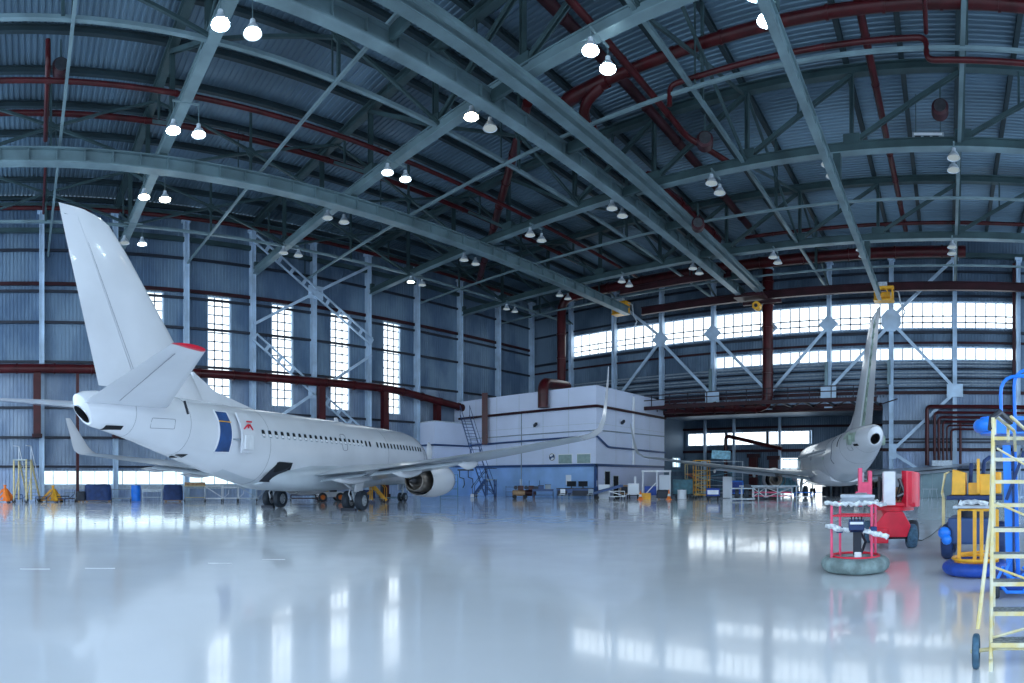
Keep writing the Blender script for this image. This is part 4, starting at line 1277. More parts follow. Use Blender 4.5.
def table(lab, px, R, w_, d, h, m='ltgrey', name='work_table', items=None, shelf=True, castors=False, turn=0., legm=None, cat='table'):
    t = root(name, lab, cat, px, R, turn)
    MB().bx(-w_ / 2, w_ / 2, -d / 2, d / 2, h - .06, h).build('table_top', m, t, bevel=.01)
    if shelf: MB().bx(-w_ / 2 + .05, w_ / 2 - .05, -d / 2 + .05, d / 2 - .05, .3, .34).build('shelf', m, t)
    for sx in (-1, 1):
        for sy in (-1, 1):
            x, y = sx * (w_ / 2 - .06), sy * (d / 2 - .06)
            MB().bx(x - .035, x + .035, y - .035, y + .035, .16 if castors else 0, h - .05).build('leg', legm or m, t)
            if castors: castor(t, x, y, .09)
    MB().bx(-w_ / 2 + .06, w_ / 2 - .06, -d / 2 + .03, -d / 2 + .07, h - .2, h - .06).build('apron', legm or m, t)
    return t


table('pale grey work table between the blue drum and a dark covered crate', 152, 46, 1.6, .8, .95)
t = table('wooden-topped trolley stand under the tail, right of the dark crate', 195, 45.5, 1.7, .9, 1.25, 'tan', 'trolley', castors=True, legm='grey', cat='trolley')
MB().bx(-.8, .8, -.4, .4, 1.25, 1.5).build('tray', 'wood', t, bevel=.02)


def frame_cart(lab, px, R, w_, d, h, m='white', slant=False, turn=0., group=None, name='frame_cart', deck=True, hm=None):
    t = root(name, lab, 'cart', px, R, turn, group)
    for sx in (-1, 1):
        for sy in (-1, 1):
            MB().tube([(sx * w_ / 2, sy * d / 2, .2), (sx * w_ / 2, sy * d / 2, h)], .03, 6).build('post', m, t)
            castor(t, sx * w_ / 2, sy * d / 2, .11)
    MB().bx(-w_ / 2, w_ / 2, -d / 2, d / 2, .22, .28).build('deck', hm or m, t)
    MB().tube([(-w_ / 2, -d / 2, h), (w_ / 2, -d / 2, h), (w_ / 2, d / 2, h), (-w_ / 2, d / 2, h)], .03, 6, closed=True).build('top_rail', m, t)
    if slant: MB().bar((-w_ / 2, -d / 2, h), (w_ / 2, -d / 2, .3), .06).build('brace', m, t)
    MB().tube([(w_ / 2, 0, .25), (w_ / 2 + .4, 0, .6), (w_ / 2 + .45, 0, .9)], .025, 6).build('tow_bar', m, t)
    return t


frame_cart('white tubular cart with a slanting brace, under the rear fuselage', 214, 45.5, 1.4, .8, 1.2, slant=True)
frame_cart('white tubular cart with a high top rail, second right of the wooden trolley', 230, 46, 1.3, .8, 1.1)
frame_cart('pale tubular cart nearest the far main wheels', 247, 45.6, 1.5, .8, 1.25, slant=True, m='ltgrey')
frame_cart('grey parts cart between the wide navy crate and the blue drum', 121, 45.6, 1.5, .8, .95, m='grey')
frame_cart('small grey cart left of the covered bundle', 70, 45.3, .8, .6, .7, m='grey', hm='red_dull')
frame_cart('low blue-grey cart between the orange jack and the airstair', 16, 45, 1.0, .7, .55, m='blue_trim')


def airstair(lab, px, R, h, m='tan', m2='white', turn=0., w_=1.1, run=1.6, name='access_stair'):
    t = root(name, lab, 'stair', px, R, turn)
    for s in (-1, 1):
        MB().bar((-run / 2, s * w_ / 2, h), (run / 2 + .2, s * w_ / 2, .15), .08, .2).build('stringer', m, t)
        MB().tube([(-run / 2 - .9, s * w_ / 2, h + 1), (-run / 2, s * w_ / 2, h + 1), (run / 2 + .2, s * w_ / 2, 1.1), (run / 2 + .2, s * w_ / 2, .2)], .03, 6).tube([(-run / 2, s * w_ / 2, h), (-run / 2, s * w_ / 2, h + 1)], .03, 6).build('handrail', m2, t)
        for x in (-run / 2 - .85, -run / 2): MB().bx(x - .05, x + .05, s * w_ / 2 - .05, s * w_ / 2 + .05, .2, h).build('leg', m, t)
        MB().bar((-run / 2 - .85, s * w_ / 2, .3), (-run / 2, s * w_ / 2, h * .6), .06).build('brace', m, t)
        castor(t, -run / 2 - .85, s * w_ / 2, .14); castor(t, run / 2, s * w_ / 2, .14)
    n = int(h / .24)
    for i in range(1, n):
        q = i / n
        MB().bx(-run / 2 + run * q - .12, -run / 2 + run * q + .12, -w_ / 2, w_ / 2, h - h * q - .02, h - h * q + .02).build('tread', 'tread', t)
    MB().bx(-run / 2 - .95, -run / 2 + .05, -w_ / 2, w_ / 2, h - .08, h).build('platform', 'tread', t)
    return t


airstair('tan and white access stair beside the wall left of the yellow jack', 29, 44.5, 3.2, turn=1.15, w_=1.0, run=1.5)

# tug and steps under the near aircraft
t = root('tow_tractor', 'small white tug seen under the near fuselage between the main wheels', 'tug', 330, 46, PI / 2 + .2)
MB().bx(-.6, .6, -1.0, 1.0, .35, .75).build('chassis', 'white', t, bevel=.05)
MB().bx(-.5, .5, .2, .9, .75, 1.1).build('engine_cover', 'tan', t, bevel=.05)
MB().bx(-.25, .25, -.5, -.1, .75, .95).bx(-.25, .25, -.1, 0, .75, 1.35).build('seat', 'dark', t, bevel=.03)
MB().tube([(-.2, .2, .9), (-.2, .0, 1.3)], .02, 6).torus((-.2, -.02, 1.3), .16, .02, 16, 6).build('steering_wheel', 'dark', t)
for sx in (-1, 1):
    for y in (-.7, .7): add_wheel(t, (sx * .6, y, .35), .35, .22, 'tire', 'orange')
airstair('low yellow work steps under the near wing beside the engine', 377, 44, 1.4, 'yellow', 'yellow', turn=.2, w_=.8, run=.9, name='work_steps')
frame_cart('dark red parts cart under the near fuselage left of the tug', 305, 46, 2.2, .9, .5, m='red_dull')
frame_cart('teal equipment cart behind the near engine exhaust', 392, 47, 1.6, .9, 1.3, m='teal', hm='teal')
tarp_box('dark blue low bundle beneath the near wing, right of the wheels', 368, 50, 1.2, .8, .8)

# along the office front
def rack(lab, px, R, w_, d, h, n=3, m='blue_trim', bm='dark', turn=0., name='storage_rack', fill=True):
    t = root(name, lab, 'rack', px, R, turn)
    for sx in (-1, 1):
        for sy in (-1, 1): MB().bx(sx * w_ / 2 - .03, sx * w_ / 2 + .03, sy * d / 2 - .03, sy * d / 2 + .03, 0, h).build('upright', m, t)
    for i in range(n):
        z = .15 + (h - .25) * i / max(1, n - 1)
        MB().bx(-w_ / 2, w_ / 2, -d / 2, d / 2, z, z + .04).build('shelf', m, t)
    return t


rack('teal shelving rack against the annex behind the near engine', 449, 54, 1.6, .6, 2.2, 4, 'teal')
t = root('wall_hose', 'pair of dark hoses hanging on the blue wall right of the near engine', 'hose', 465, 54.6, z=.0)
for x in (-.5, .3): MB().tube([(x, 0, 2.6), (x, -.05, 1.9), (x + .4, -.1, 1.75), (x + .45, -.12, 1.2), (x + .3, -.1, .9)], .05, 6).build('hose', 'dark', t, smooth=True)
MB().bx(-.7, .8, -.02, .08, 2.5, 2.65).build('bracket', 'dark', t)
MB().cyl((.7, -.2, .2), .2, .3).build('weight', 'white', t)
airstair('narrow dark steps at the office front, left of the blue ladder', 481, 54.5, 1.7, 'blue_trim', 'dark', turn=2.9, w_=.7, run=1.0, name='work_steps')
rack('open blue frame rack left of the red compressor at the office front', 511, 52.3, .9, .5, 1.1, 3, 'blue_trim')


def compressor(lab, px, R, m='red', m2='wood'):
    t = root('compressor', lab, 'compressor', px, R, .1)
    MB().lathe([(0, -.6), (.2, -.58), (.26, -.5), (.26, .5), (.2, .58), (0, .6)], (0, 0, .5), 'X', 20).build('tank', m2, t, smooth=True)
    MB().bx(-.1, .4, -.2, .2, .76, 1.15).build('motor', m, t, bevel=.03)
    mb = MB().cyl((-.3, 0, .98), .17, .16, 'Y')
    mb.build('belt_guard', 'dark', t, smooth=True)
    MB().tube([(.55, 0, .6), (.9, 0, 1.0), (.9, 0, 1.6)], .03, 6).build('handle', 'blue_trim', t)
    for y in (-.25, .25): MB().cyl((-.4, y, .18), .18, .08, 'Y').build('wheel', 'black', t, smooth=True)
    MB().bx(.35, .45, -.2, .2, 0, .3).build('stand', m, t)
    return t


compressor('dark red and brown compressor at the office front', 519, 51.8)
compressor('dark red compressor just right of the brown one', 529.5, 51.9, 'red', 'red_dull')
t = table('long blue bench littered with dark parts along the office front', 543, 51.8, 1.9, .7, .85, 'blue_trim', 'work_bench', cat='bench')
t = table('long dark bench with two black boxes near the office corner', 575, 50.6, 3.2, .8, .95, 'dark', 'work_bench', legm='blue_trim', cat='bench')
MB().bx(-1.5, 1.5, -.3, .3, .34, .8).build('drawer_unit', 'dark', t)
r_ = random.Random(3)
for i, (px, lab) in enumerate(((536, 'left end of the blue bench'), (541, 'middle of the blue bench'), (548, 'right end of the blue bench'))):
    t = root('parts_box', 'small dark parts box on the ' + lab, 'box', px, 51.8, z=.85, group='dark parts on the office benches')
    MB().bx(-.25, .25, -.18, .18, 0, .22 + .08 * i).build('case', ('dark', 'blue_trim', 'grey')[i], t, bevel=.02)
    MB().bx(-.27, .27, -.2, .2, .22 + .08 * i, .26 + .08 * i).build('lid', 'dark', t)
for px, lab in ((571.5, 'left'), (583, 'right')):
    t = root('monitor', 'black monitor on the long dark office bench, the ' + lab + ' one', 'monitor', px, 50.5, z=.95, group='monitors on the dark bench')
    MB().bx(-.4, .4, -.03, .05, .15, .6).build('screen', 'void', t, bevel=.01)
    MB().bx(-.05, .05, 0, .06, .02, .3).bx(-.18, .18, -.1, .15, 0, .03).build('stand', 'dark', t)
for px, col, lab in ((562, 'white', 'white chair in front of the left end of the dark bench'), (569, 'blue_trim', 'blue chair in front of the dark bench'), (590, 'grey', 'grey chair in front of the right end of the dark bench')):
    t = root('workshop_chair', lab, 'chair', px, 49.6, .3, group='chairs at the dark bench')
    MB().bx(-.22, .22, -.22, .22, .43, .48).build('seat', col, t, bevel=.02)
    MB().bx(-.22, .22, -.24, -.2, .55, .9).build('backrest', col, t, bevel=.02)
    for sx in (-1, 1):
        for sy in (-1, 1): MB().tube([(sx * .2, sy * .2, 0), (sx * .19, sy * .19, .44 if sy > 0 else .9)], .018, 6).build('leg', 'ltgrey', t)

# beside the office, towards the dock
t = root('belt_loader', 'dark blue belt conveyor tilted up beside the office corner', 'conveyor', 607, 50.5, .15)
MB().bar((-1.1, 0, .55), (1.3, 0, 1.15), .7, .18).build('belt', 'blue_d', t)
for s in (-1, 1): MB().bar((-1.2, s * .38, .52), (1.35, s * .38, 1.18), .06, .22).build('side_rail', 'blue_trim', t)
for x in (-.9, .9):
    for y in (-.38, .38):
        MB().bar((x, y * .92, .6 + x * .1), (x, y * .92, .1), .06).build('leg', 'dark', t)
        MB().cyl((x, y, .16), .16, .08, 'Y').build('wheel', 'black', t, smooth=True)
frame_cart('white low cart with a slanting rail beside the conveyor', 617, 50, 1.3, .7, .7, m='white', slant=True)
t = root('cabinet', 'small white cabinet behind the blue conveyor', 'cabinet', 604, 51.6)
MB().bx(-.5, .5, -.3, .3, 0, 1.25).build('body', 'white', t, bevel=.02)
MB().bx(-.46, .46, -.33, -.3, .08, 1.2).build('door', 'screen', t)


def machine(lab, px, R, w_, h, m, m2='ltgrey', stack=True, name='ground_power_cart', turn=0.):
    t = root(name, lab, 'machine', px, R, turn)
    MB().bx(-w_ / 2, w_ / 2, -.4, .4, .35, h).build('body', m, t, bevel=.04)
    MB().bx(-w_ / 2 - .05, w_ / 2 + .05, -.45, .45, .27, .36).build('chassis', 'dark', t)
    MB().bx(-w_ / 2 + .1, w_ / 2 - .1, -.43, -.4, .5, h - .15).build('side_panel', m2, t)
    if stack: MB().cyl((w_ * .15, 0, h + .3), .1, .6).build('chimney', m, t, smooth=True)
    for sx in (-1, 1):
        for sy in (-1, 1): add_wheel(t, (sx * w_ * .35, sy * .42, .2), .2, .12)
    return t


machine('pale blue-white power cart with a short chimney beside the office', 633.5, 51.5, 1.0, 1.35, 'white', 'screen')
machine('dark brown heater behind the power cart', 624.5, 53, .8, 1.2, 'wood', 'dark', False)


def cone(lab, px, R, h=.75):
    t = root('traffic_cone', lab, 'cone', px, R)
    MB().lathe([(.2, .04), (.18, .06), (.035, h), (0, h)], n=16).build('cone_body', 'orange', t, smooth=True)
    MB().bx(-.25, .25, -.25, .25, 0, .05).build('base', 'orange', t)
    MB().lathe([(.142, h * .35), (.098, h * .6)], n=16, caps=False).build('stripe', 'white', t, smooth=True)


cone('orange cone at the foot of the pale power cart', 640.5, 49.5, .75)
cone('orange-red cone right of the white framed booth', 669, 49.5, .85)
t = root('step_block', 'low yellow step block on the floor beside the first cone', 'step', 645, 50)
MB().bx(-.5, .5, -.25, .25, 0, .3).bx(-.5, .5, .0, .25, .3, .55).build('steps', 'yellow', t, bevel=.02)
t = root('framed_booth', 'white framed booth with blue machinery beside the office', 'booth', 657, 52)
for x in (-1.25, 0, 1.15):
    for y in (-.5, .5): MB().bx(x - .05, x + .05, y - .05, y + .05, 0, 2.4).build('post', 'white', t)
MB().bx(-1.35, 1.25, -.6, .6, 2.35, 2.5).build('roof', 'white', t)
MB().bx(-1.1, .1, -.4, .4, .3, 1.1).build('blue_machine', 'blue', t, bevel=.04)
MB().bx(.2, 1.1, .3, .4, .5, 2.1).build('back_panel', 'screen', t)
MB().bar((-1.3, -.6, .1), (-.1, -.6, 1.4), .08).build('brace', 'white', t)
tarp_box('black bag heap between the booth and the red cone', 663, 50.2, 1.1, .8, .8, 'dark')
machine('pale teal cabinet on wheels right of the red cone', 683, 53.5, 1.8, 1.7, 'teal', 'teal', False, 'tool_cabinet')
drum('white bin in front of the teal cabinet', 682, 50.5, 'white', .8, .38)


def scaffold(lab, px, R, w_, d, h, n, m, m2=None, turn=0.):
    t = root('scaffold_tower', lab, 'scaffold', px, R, turn)
    for sx in (-1, 1):
        for sy in (-1, 1):
            MB().tube([(sx * w_ / 2, sy * d / 2, .15), (sx * w_ / 2, sy * d / 2, h + .9)], .035, 6).build('standard', m, t)
            castor(t, sx * w_ / 2, sy * d / 2, .12)
    for i in range(n + 1):
        z = .3 + (h - .3) * i / n
        MB().tube([(-w_ / 2, -d / 2, z), (w_ / 2, -d / 2, z), (w_ / 2, d / 2, z), (-w_ / 2, d / 2, z)], .03, 6, closed=True).build('ledger', m, t)
        if i < n:
            z2 = .3 + (h - .3) * (i + 1) / n
            s = 1 if i % 2 else -1
            for y in (-d / 2, d / 2): MB().tube([(s * w_ / 2, y, z), (-s * w_ / 2, y, z2)], .022, 6).build('brace', m2 or m, t)
    MB().bx(-w_ / 2, w_ / 2, -d / 2, d / 2, h - .03, h + .03).build('platform', m2 or 'wood', t)
    MB().tube([(-w_ / 2, -d / 2, h + .9), (w_ / 2, -d / 2, h + .9), (w_ / 2, d / 2, h + .9), (-w_ / 2, d / 2, h + .9)], .03, 6, closed=True).build('guard_rail', m, t)
    return t


scaffold('tan-yellow scaffold tower under the far wing tip', 701.5, 53, 1.3, 1.1, 2.5, 5, 'yellow', 'tan', .2)
scaffold('second tan scaffold tower, left and behind of the yellow one', 692, 56, 1.1, 1.1, 2.2, 4, 'tan', 'orange', -.2)
scaffold('grey-blue scaffold dock below the far wing, behind the blue box', 722, 60, 4.2, 1.6, 2.6, 3, 'ltgrey', 'skin', 0.)
scaffold('cyan-sheeted scaffold beside the far nose and engine', 791, 60, 1.7, 1.3, 2.8, 4, 'skin', 'skin', 0.1)
t = root('cyan_sheet', 'cyan protective sheet hung beside the far engine', 'sheet', 787, 58)
rg = []
for z in (.3, .9, 1.5, 2.1, 2.7):
    rg.append([Vector((-1.0 + .22 * i, .1 * math.sin(i * 1.7 + z), z)) for i in range(10)] + [Vector((-1.0 + .22 * i, .1 * math.sin(i * 1.7 + z) + .02, z)) for i in range(9, -1, -1)])
MB().loft(rg).build('sheet', 'skin', t, smooth=True)
t = root('cyan_sheet', 'pale blue sheet hung high under the dock windows', 'sheet', 721, 63, z=4.0)
MB().box((0, 0, .3), (2.0, .04, .9), ry=.05).build('sheet', 'skin', t)
machine('blue trolley with red base left of the white cabinet, under the far wing', 713, 48, 1.1, 1.0, 'blue', 'white', False, 'tool_trolley')
t = root('cabinet', 'tall white cabinet under the far wing', 'cabinet', 727.5, 53)
MB().bx(-.42, .42, -.3, .3, .05, 1.95).build('body', 'white', t, bevel=.02)
MB().bx(-.38, -.01, -.33, -.3, .1, 1.9).bx(.01, .38, -.33, -.3, .1, 1.9).build('door', 'screen', t)
machine('bright blue box machine beside the tall white cabinet', 736.5, 54, 1.3, 1.6, 'blue_l', 'blue', False, 'air_unit')
t = root('engine_dolly', 'wheel dolly with dark tyres left of the far engine', 'dolly', 742.5, 47.5)
MB().bx(-1.0, 1.0, -.5, .5, .95, 1.03).bx(-1., 1., -.5, -.42, .1, .2).build('frame', 'ltgrey', t)
for x in (-.9, -.1, .9): MB().bx(x - .04, x + .04, -.5, -.42, .1, 1.0).build('post', 'ltgrey', t)
for x in (-.45, .35):
    add_wheel(t, (x, 0, .52), .45, .3)
MB().bx(.1, .7, -.2, .3, 1.03, 1.3).build('tray', 'dark', t)
for k, (px, lab) in enumerate(((759, 'left of the far engine'), (779, 'straight under the far engine'))):
    t = root('engine_stand', 'white and red wheeled stand ' + lab, 'stand', px, 50.5, group='stands under the far wing')
    wd = (1.1, 2.2)[k]
    MB().bx(-wd / 2, wd / 2, -.5, .5, .95, 1.05).build('upper_frame', 'white', t)
    MB().bx(-wd / 2, wd / 2, -.5, .5, .55, .65).bx(-wd / 2, wd / 2, -.5, .5, .25, .33).build('lower_frame', 'pink', t)
    for sx in (-1, 1):
        for sy in (-1, 1):
            MB().bx(sx * wd / 2 - .04, sx * wd / 2 + .04, sy * .46 - .04, sy * .46 + .04, .2, 1.0).build('post', 'white', t)
            castor(t, sx * (wd / 2 - .05), sy * .46, .1)
    MB().bar((-wd / 2, -.5, .2), (wd / 2, -.5, 1.0), .06).bar((wd / 2, -.5, .2), (-wd / 2, -.5, 1.0), .06).build('brace', 'white', t)
t = root('wing_dock', 'long pale staging plank under the far engine', 'platform', 768, 49.5, z=0)
MB().bx(-2.4, 2.6, -.4, .4, 1.1, 1.2).build('deck', 'ltgrey', t)
for x in (-2.2, -.8, .8, 2.4):
    for y in (-.38, .3): MB().bx(x - .04, x + .04, y, y + .08, 0, 1.1).build('leg', 'ltgrey', t)
for i, px in enumerate((826, 836, 846)):
    drum('black bin in a row under the far fuselage, ' + ('left', 'middle', 'right')[i] + ' one', px, 58, 'dark', 1.0, .4)
for px, lab in ((927, 'left'), (933, 'right')):
    t = root('trestle', 'thin grey trestle below the far wing, the ' + lab + ' one', 'trestle', px, 45, group='grey trestles')
    MB().bx(-.35, .35, -.04, .04, .95, 1.02).build('beam', 'grey', t)
    for sx in (-1, 1):
        for sy in (-1, 1): MB().tube([(sx * .25, 0, .95), (sx * .38, sy * .3, 0)], .02, 6).build('leg', 'grey', t)
t = root('storage_container', 'long dark blue container against the back wall behind the red lift', 'container', 962, 54)
MB().bx(-4., 5, -.6, .2, .0, 2.3).build('body', 'steel_lt', t, bevel=.03)
MB().bx(-4.02, 5.02, -.65, .25, 2.3, 2.4).build('lid', 'grey', t)
for k in range(9): MB().bx(-3.7 + k, -3.66 + k, -.63, -.6, .1, 2.2).build('rib', 'grey', t)
rack('dark teal shelving full of gaps beside the teal cabinet, behind the scaffold', 676, 58, 2.2, .8, 2.6, 5, 'teal')
rack('tall dark shelving below the far wing, right of the tall white cabinet', 746, 60, 3.0, .8, 2.9, 4, 'teal')
frame_cart('blue-wrapped cart under the far wheels', 803, 50, 1.4, .8, .6, m='blue_l', hm='white')
frame_cart('low dark trolley between the yellow jack and the dark bundle', 63, 44.6, .9, .6, .45, m='dark', hm='blue_d')
frame_cart('low dark trolley between the airstair and the yellow jack', 41, 44.4, .8, .6, .4, m='blue_d', hm='dark')
# ------------------------------------------------------------------ boom lifts, mast lift and rolling stair in the foreground
def basket(t, c, R_, m_rail, m_ring, m_floor, h=1.1, padded=False, ring_r=.15, sz=.95):
    cx, cy = c
    MB().torus((cx, cy, ring_r * sz + .01), R_, ring_r, 40, 12, sz).build('bumper_ring', m_ring, t, smooth=True)
    mb = MB().lathe([(0, .2), (R_ - .02, .2), (R_ - .02, .24), (0, .24)], (cx, cy, 0), 'Z', 32)
    mb.build('basket_floor', m_floor, t)
    MB().torus((cx, cy, .31), R_ - .06, .03, 36, 6).build('ring_trim', m_floor, t, smooth=True)


# red boom lift, cage on the floor in front -----------------------------------
t = root('boom_lift', 'red boom lift with its cage lowered onto the floor in front', 'boom lift', 895, 16.2, .12)
RO = t.location.copy(); RZ = t.rotation_euler.z
def loc_(px, R, z=0.):
    v = at(px, R, z) - RO
    return Matrix.Rotation(-RZ, 3, 'Z') @ v
# chassis
c0 = loc_(893, 16.4)
mb = MB()
mb.loft([[Vector((x, y, z)) for x, y, z in ((-.66, -.95, .32), (.2, -.95, .32), (.3, -.95, .62), (.1, -.95, .98), (-.35, -.95, .98), (-.62, -.95, .66))],
         [Vector((x, y, z)) for x, y, z in ((-.62, .9, .32), (.5, .9, .32), (.5, .9, .62), (.2, .9, .98), (-.35, .9, .98), (-.62, .9, .66))]])
mb.bx(-.74, -.3, -1.1, -.3, .18, .55)
mb.build('chassis', 'red_b', t, bevel=.03)
for p, q in (((.62, -.72), 'a'), ((.72, .85), 'b'), ((-.72, .85), 'c'), ((-.3, .95), 'd')):
    pass
for x, y in ((.36, -.62), (.62, .75), (-.66, .75)):
    add_wheel(t, (x, y, .32), .32, .27, 'tire_b' if x < .5 else 'tire', 'ltgrey')
for y in (-.72, .6): MB().tube([(-.5, y, .32), (.4, y, .32)], .07, 8).build('axle', 'dark', t)
MB().cyl((0.0, .0, 1.03), .52, .1, 'Z', 32).build('turntable', 'red_b', t, smooth=True)
mb = MB().bx(-.66, .5, -.55, .55, 1.08, 1.2)
mb.build('turntable_deck', 'red_b', t, bevel=.04)
# curved counterweight at the right rear
mb = MB()
rg = []
for k in range(9):
    a = -1.15 + 2.0 * k / 8
    u = Vector((math.cos(a), math.sin(a), 0))
    rg.append([Vector((-.1, .1, 0)) + u * .56 + Vector((0, 0, 1.08)), Vector((-.1, .1, 0)) + u * .8 + Vector((0, 0, 1.08)), Vector((-.1, .1, 0)) + u * .8 + Vector((0, 0, 2.05 - .12 * (k / 8))), Vector((-.1, .1, 0)) + u * .56 + Vector((0, 0, 2.05))])
mb.loft(rg).build('counterweight', 'red_b', t, smooth=True)
MB().bx(.24, .4, -.6, -.4, 1.12, 2.02).build('side_cover', 'red_b', t, bevel=.03)
# white control housing
MB().bx(-.4, -.08, -.78, -.5, 1.14, 2.03).build('control_housing', 'white', t, bevel=.02)
mb = MB().use('dark').bx(-.45, -.42, -.3, .3, 1.2, 1.9).use('wood').bx(-.06, .24, -.35, .3, 1.2, 1.6).use('grey').bx(-.1, .24, -.42, -.2, 1.62, 1.98).use('dark_metal').tube([(.0, -.45, 1.35), (.35, -.45, 1.5)], .07, 10).tube([(.3, -.48, 1.25), (.05, -.48, 1.85)], .05, 8)
mb.build('engine_bay', None, t, bevel=.01)
for i in range(4): MB().tube([(-.05 + .08 * i, -.4, 1.25), (.02 + .1 * i, -.5, 1.5 + .05 * i), (.15 + .06 * i, -.38, 1.9)], .02, 6).build('hydraulic_hose', 'black', t, smooth=True)
# boom folded down and forward to the cage
bm = loc_(862, 13.6); bm2 = loc_(857, 12.2)
for s in (-1, 1): MB().bx(-.86 + s * .13 - .05, -.86 + s * .13 + .05, -.6, -.2, 1.1, 2.12 if s < 0 else 2.05).build('boom_bracket', 'pink', t, bevel=.01)
MB().bx(-.96, -.76, -.58, -.25, 1.15, 1.75).build('boom_knuckle', 'pink', t, bevel=.02)
MB().bx(-.98, -.88, -.45, -.3, 1.75, 2.0).build('boom_cylinder', 'ltgrey', t)
MB().bar((-.95, -.3, 1.25), (bm.x, bm.y, 1.42), .3, .26).build('boom', 'pink', t, bevel=.02)
MB().bar((bm.x, bm.y, 1.42), (bm2.x, bm2.y, 1.4), .24, .2).build('fly_boom', 'grey', t, bevel=.02)
# cage
cc = loc_(855.5, 11.75)
basket(t, (cc.x, cc.y), .53, 'red_b', 'pad', 'red_b', ring_r=.16)
M_ = M
HT = 1.36
corn = [(-.5, -.28), (.36, -.28), (.52, .3), (-.28, .36)]
for x, y in ((-.48, -.25), (-.3, .32), (.30, -.3), (.42, .25)):
    mb = MB().tube([(cc.x + x, cc.y + y, .25), (cc.x + x, cc.y + y, HT)], .026, 8)
    mb.build('cage_post', 'pink', t, smooth=True)
MB().tube([(cc.x + x, cc.y + y, 1.12) for x, y in ((-.48, -.25), (.30, -.3), (.42, .25), (-.3, .32))], .018, 6, closed=True).build('mid_rail', 'red_b', t)
r_ = random.Random(5)
pts = []
for i in range(24):
    q = i / 23
    pts.append((cc.x - .62 + 1.2 * q, cc.y - .3 + r_.uniform(-.02, .02), HT + r_.uniform(-.02, .02)))
MB().tube(pts, [.04 + r_.uniform(-.012, .016) for _ in pts], 8).build('wrapped_top_rail', 'tape', t, smooth=True)
pts = [(cc.x - .3 + .78 * i / 12, cc.y + .3 + r_.uniform(-.02, .02), HT + .02 + r_.uniform(-.02, .02)) for i in range(13)]
MB().tube(pts, [.035 + r_.uniform(-.01, .014) for _ in pts], 8).build('wrapped_back_rail', 'tape', t, smooth=True)
for a, c in (((-.48, -.25), (-.3, .32)), ((.3, -.3), (.42, .25))): MB().tube([(cc.x + a[0], cc.y + a[1], HT), (cc.x + c[0], cc.y + c[1], HT)], .025, 6).build('end_rail', 'pink', t)
MB().loft([[Vector((cc.x - .3 + a, cc.y + b_, z)) for a, b_ in ((0, .1), (.7, .1), (.62, .7), (.05, .7))] for z in (1.46, 1.52)]).build('tool_tray', 'ltgrey', t, bevel=.01)
MB().bx(cc.x - .28, cc.x + .38, cc.y + .09, cc.y + .12, 1.38, 1.46).build('tray_edge', 'grey', t)
# joystick console with side arms
mb = MB().use('blue_d').box((cc.x + .0, cc.y - .32, .93), (.3, .2, .22), rx=-.3).use('white').box((cc.x, cc.y - .43, .99), (.26, .02, .05), rx=-.3)
con = mb.build('control_console', None, t, bevel=.01)
for k in range(4): MB().tube([(cc.x - .1 + .065 * k, cc.y - .38, 1.02), (cc.x - .1 + .065 * k, cc.y - .4, 1.09)], .012, 6).sph((cc.x - .1 + .065 * k, cc.y - .4, 1.1), .018, 8).build('joystick', 'black', con)
for s in (-1, 1):
    pts = [(cc.x + s * (.14 + .46 * i / 9), cc.y - .36 - .015 * i + r_.uniform(-.01, .01), .84 + r_.uniform(-.015, .015) - .012 * i * s) for i in range(10)]
    MB().tube(pts, [.045 + r_.uniform(-.012, .018) for _ in pts], 8).build('wrapped_arm', 'tape', t, smooth=True)
    MB().box((cc.x + s * .33, cc.y - .38, .86), (.12, .1, .12), rz=.2).build('clamp', 'blue_d', t, bevel=.015)
MB().bx(cc.x - .06, cc.x + .1, cc.y - .3, cc.y - .18, .35, .85).build('console_post', 'dark', t)
MB().bx(cc.x - .04, cc.x + .1, cc.y - .36, cc.y - .22, .28, .42).build('foot_switch', 'white', t, bevel=.02)
MB().tube([(cc.x + .05, cc.y - .25, .85), (cc.x + .2, cc.y - .1, .6), (cc.x + .08, cc.y - .1, .3)], .03, 6).build('cable_loop', 'dark', t, smooth=True)
t = root('power_cable', 'thin black cable trailing on the floor from the red lift', 'cable', 925, 17)
p0 = t.location.copy(); q_ = Matrix.Rotation(-t.rotation_euler.z, 3, 'Z')
MB().tube([q_ @ (at(px, R, .012) - p0) for px, R in ((915, 17.6), (922, 17.4), (930, 18.6), (938, 21), (942, 23), (952, 24.2))], .012, 5).build('cable', 'black', t, smooth=True)

# yellow boom lift with blue ring ----------------------------------------------
t = root('boom_lift', 'yellow boom lift with a blue padded ring around its cage', 'boom lift', 975, 13.8, -.05)
RO = t.location.copy(); RZ = t.rotation_euler.z
cc = loc_(975.5, 11.4)
basket(t, (cc.x, cc.y), .5, 'yellow', 'blue', 'yellow', ring_r=.15, sz=.85)
Hc = 1.25
CP = ((-.3, -.2), (.0, -.3), (.13, -.3), (.42, -.1), (.3, .28))
for x, y in CP:
    MB().bx(cc.x + x - .035, cc.x + x + .035, cc.y + y - .035, cc.y + y + .035, .24, Hc).build('cage_post', 'yellow', t, bevel=.006)
for z in (.42, Hc):
    MB().tube([(cc.x + x, cc.y + y, z) for x, y in CP], .022, 6, closed=True).build('cage_rail', 'yellow', t)
MB().bx(cc.x - .42, cc.x + .4, cc.y - .25, cc.y + .2, 1.28, 1.33).build('cage_tray', 'ltgrey', t, bevel=.01)
pts = [(cc.x - .3 + .55 * i / 9, cc.y - .2, 1.38 + r_.uniform(-.03, .03)) for i in range(10)]
MB().tube(pts, [.04 + r_.uniform(-.015, .02) for _ in pts], 7).build('wrapped_console', 'tape', t, smooth=True)
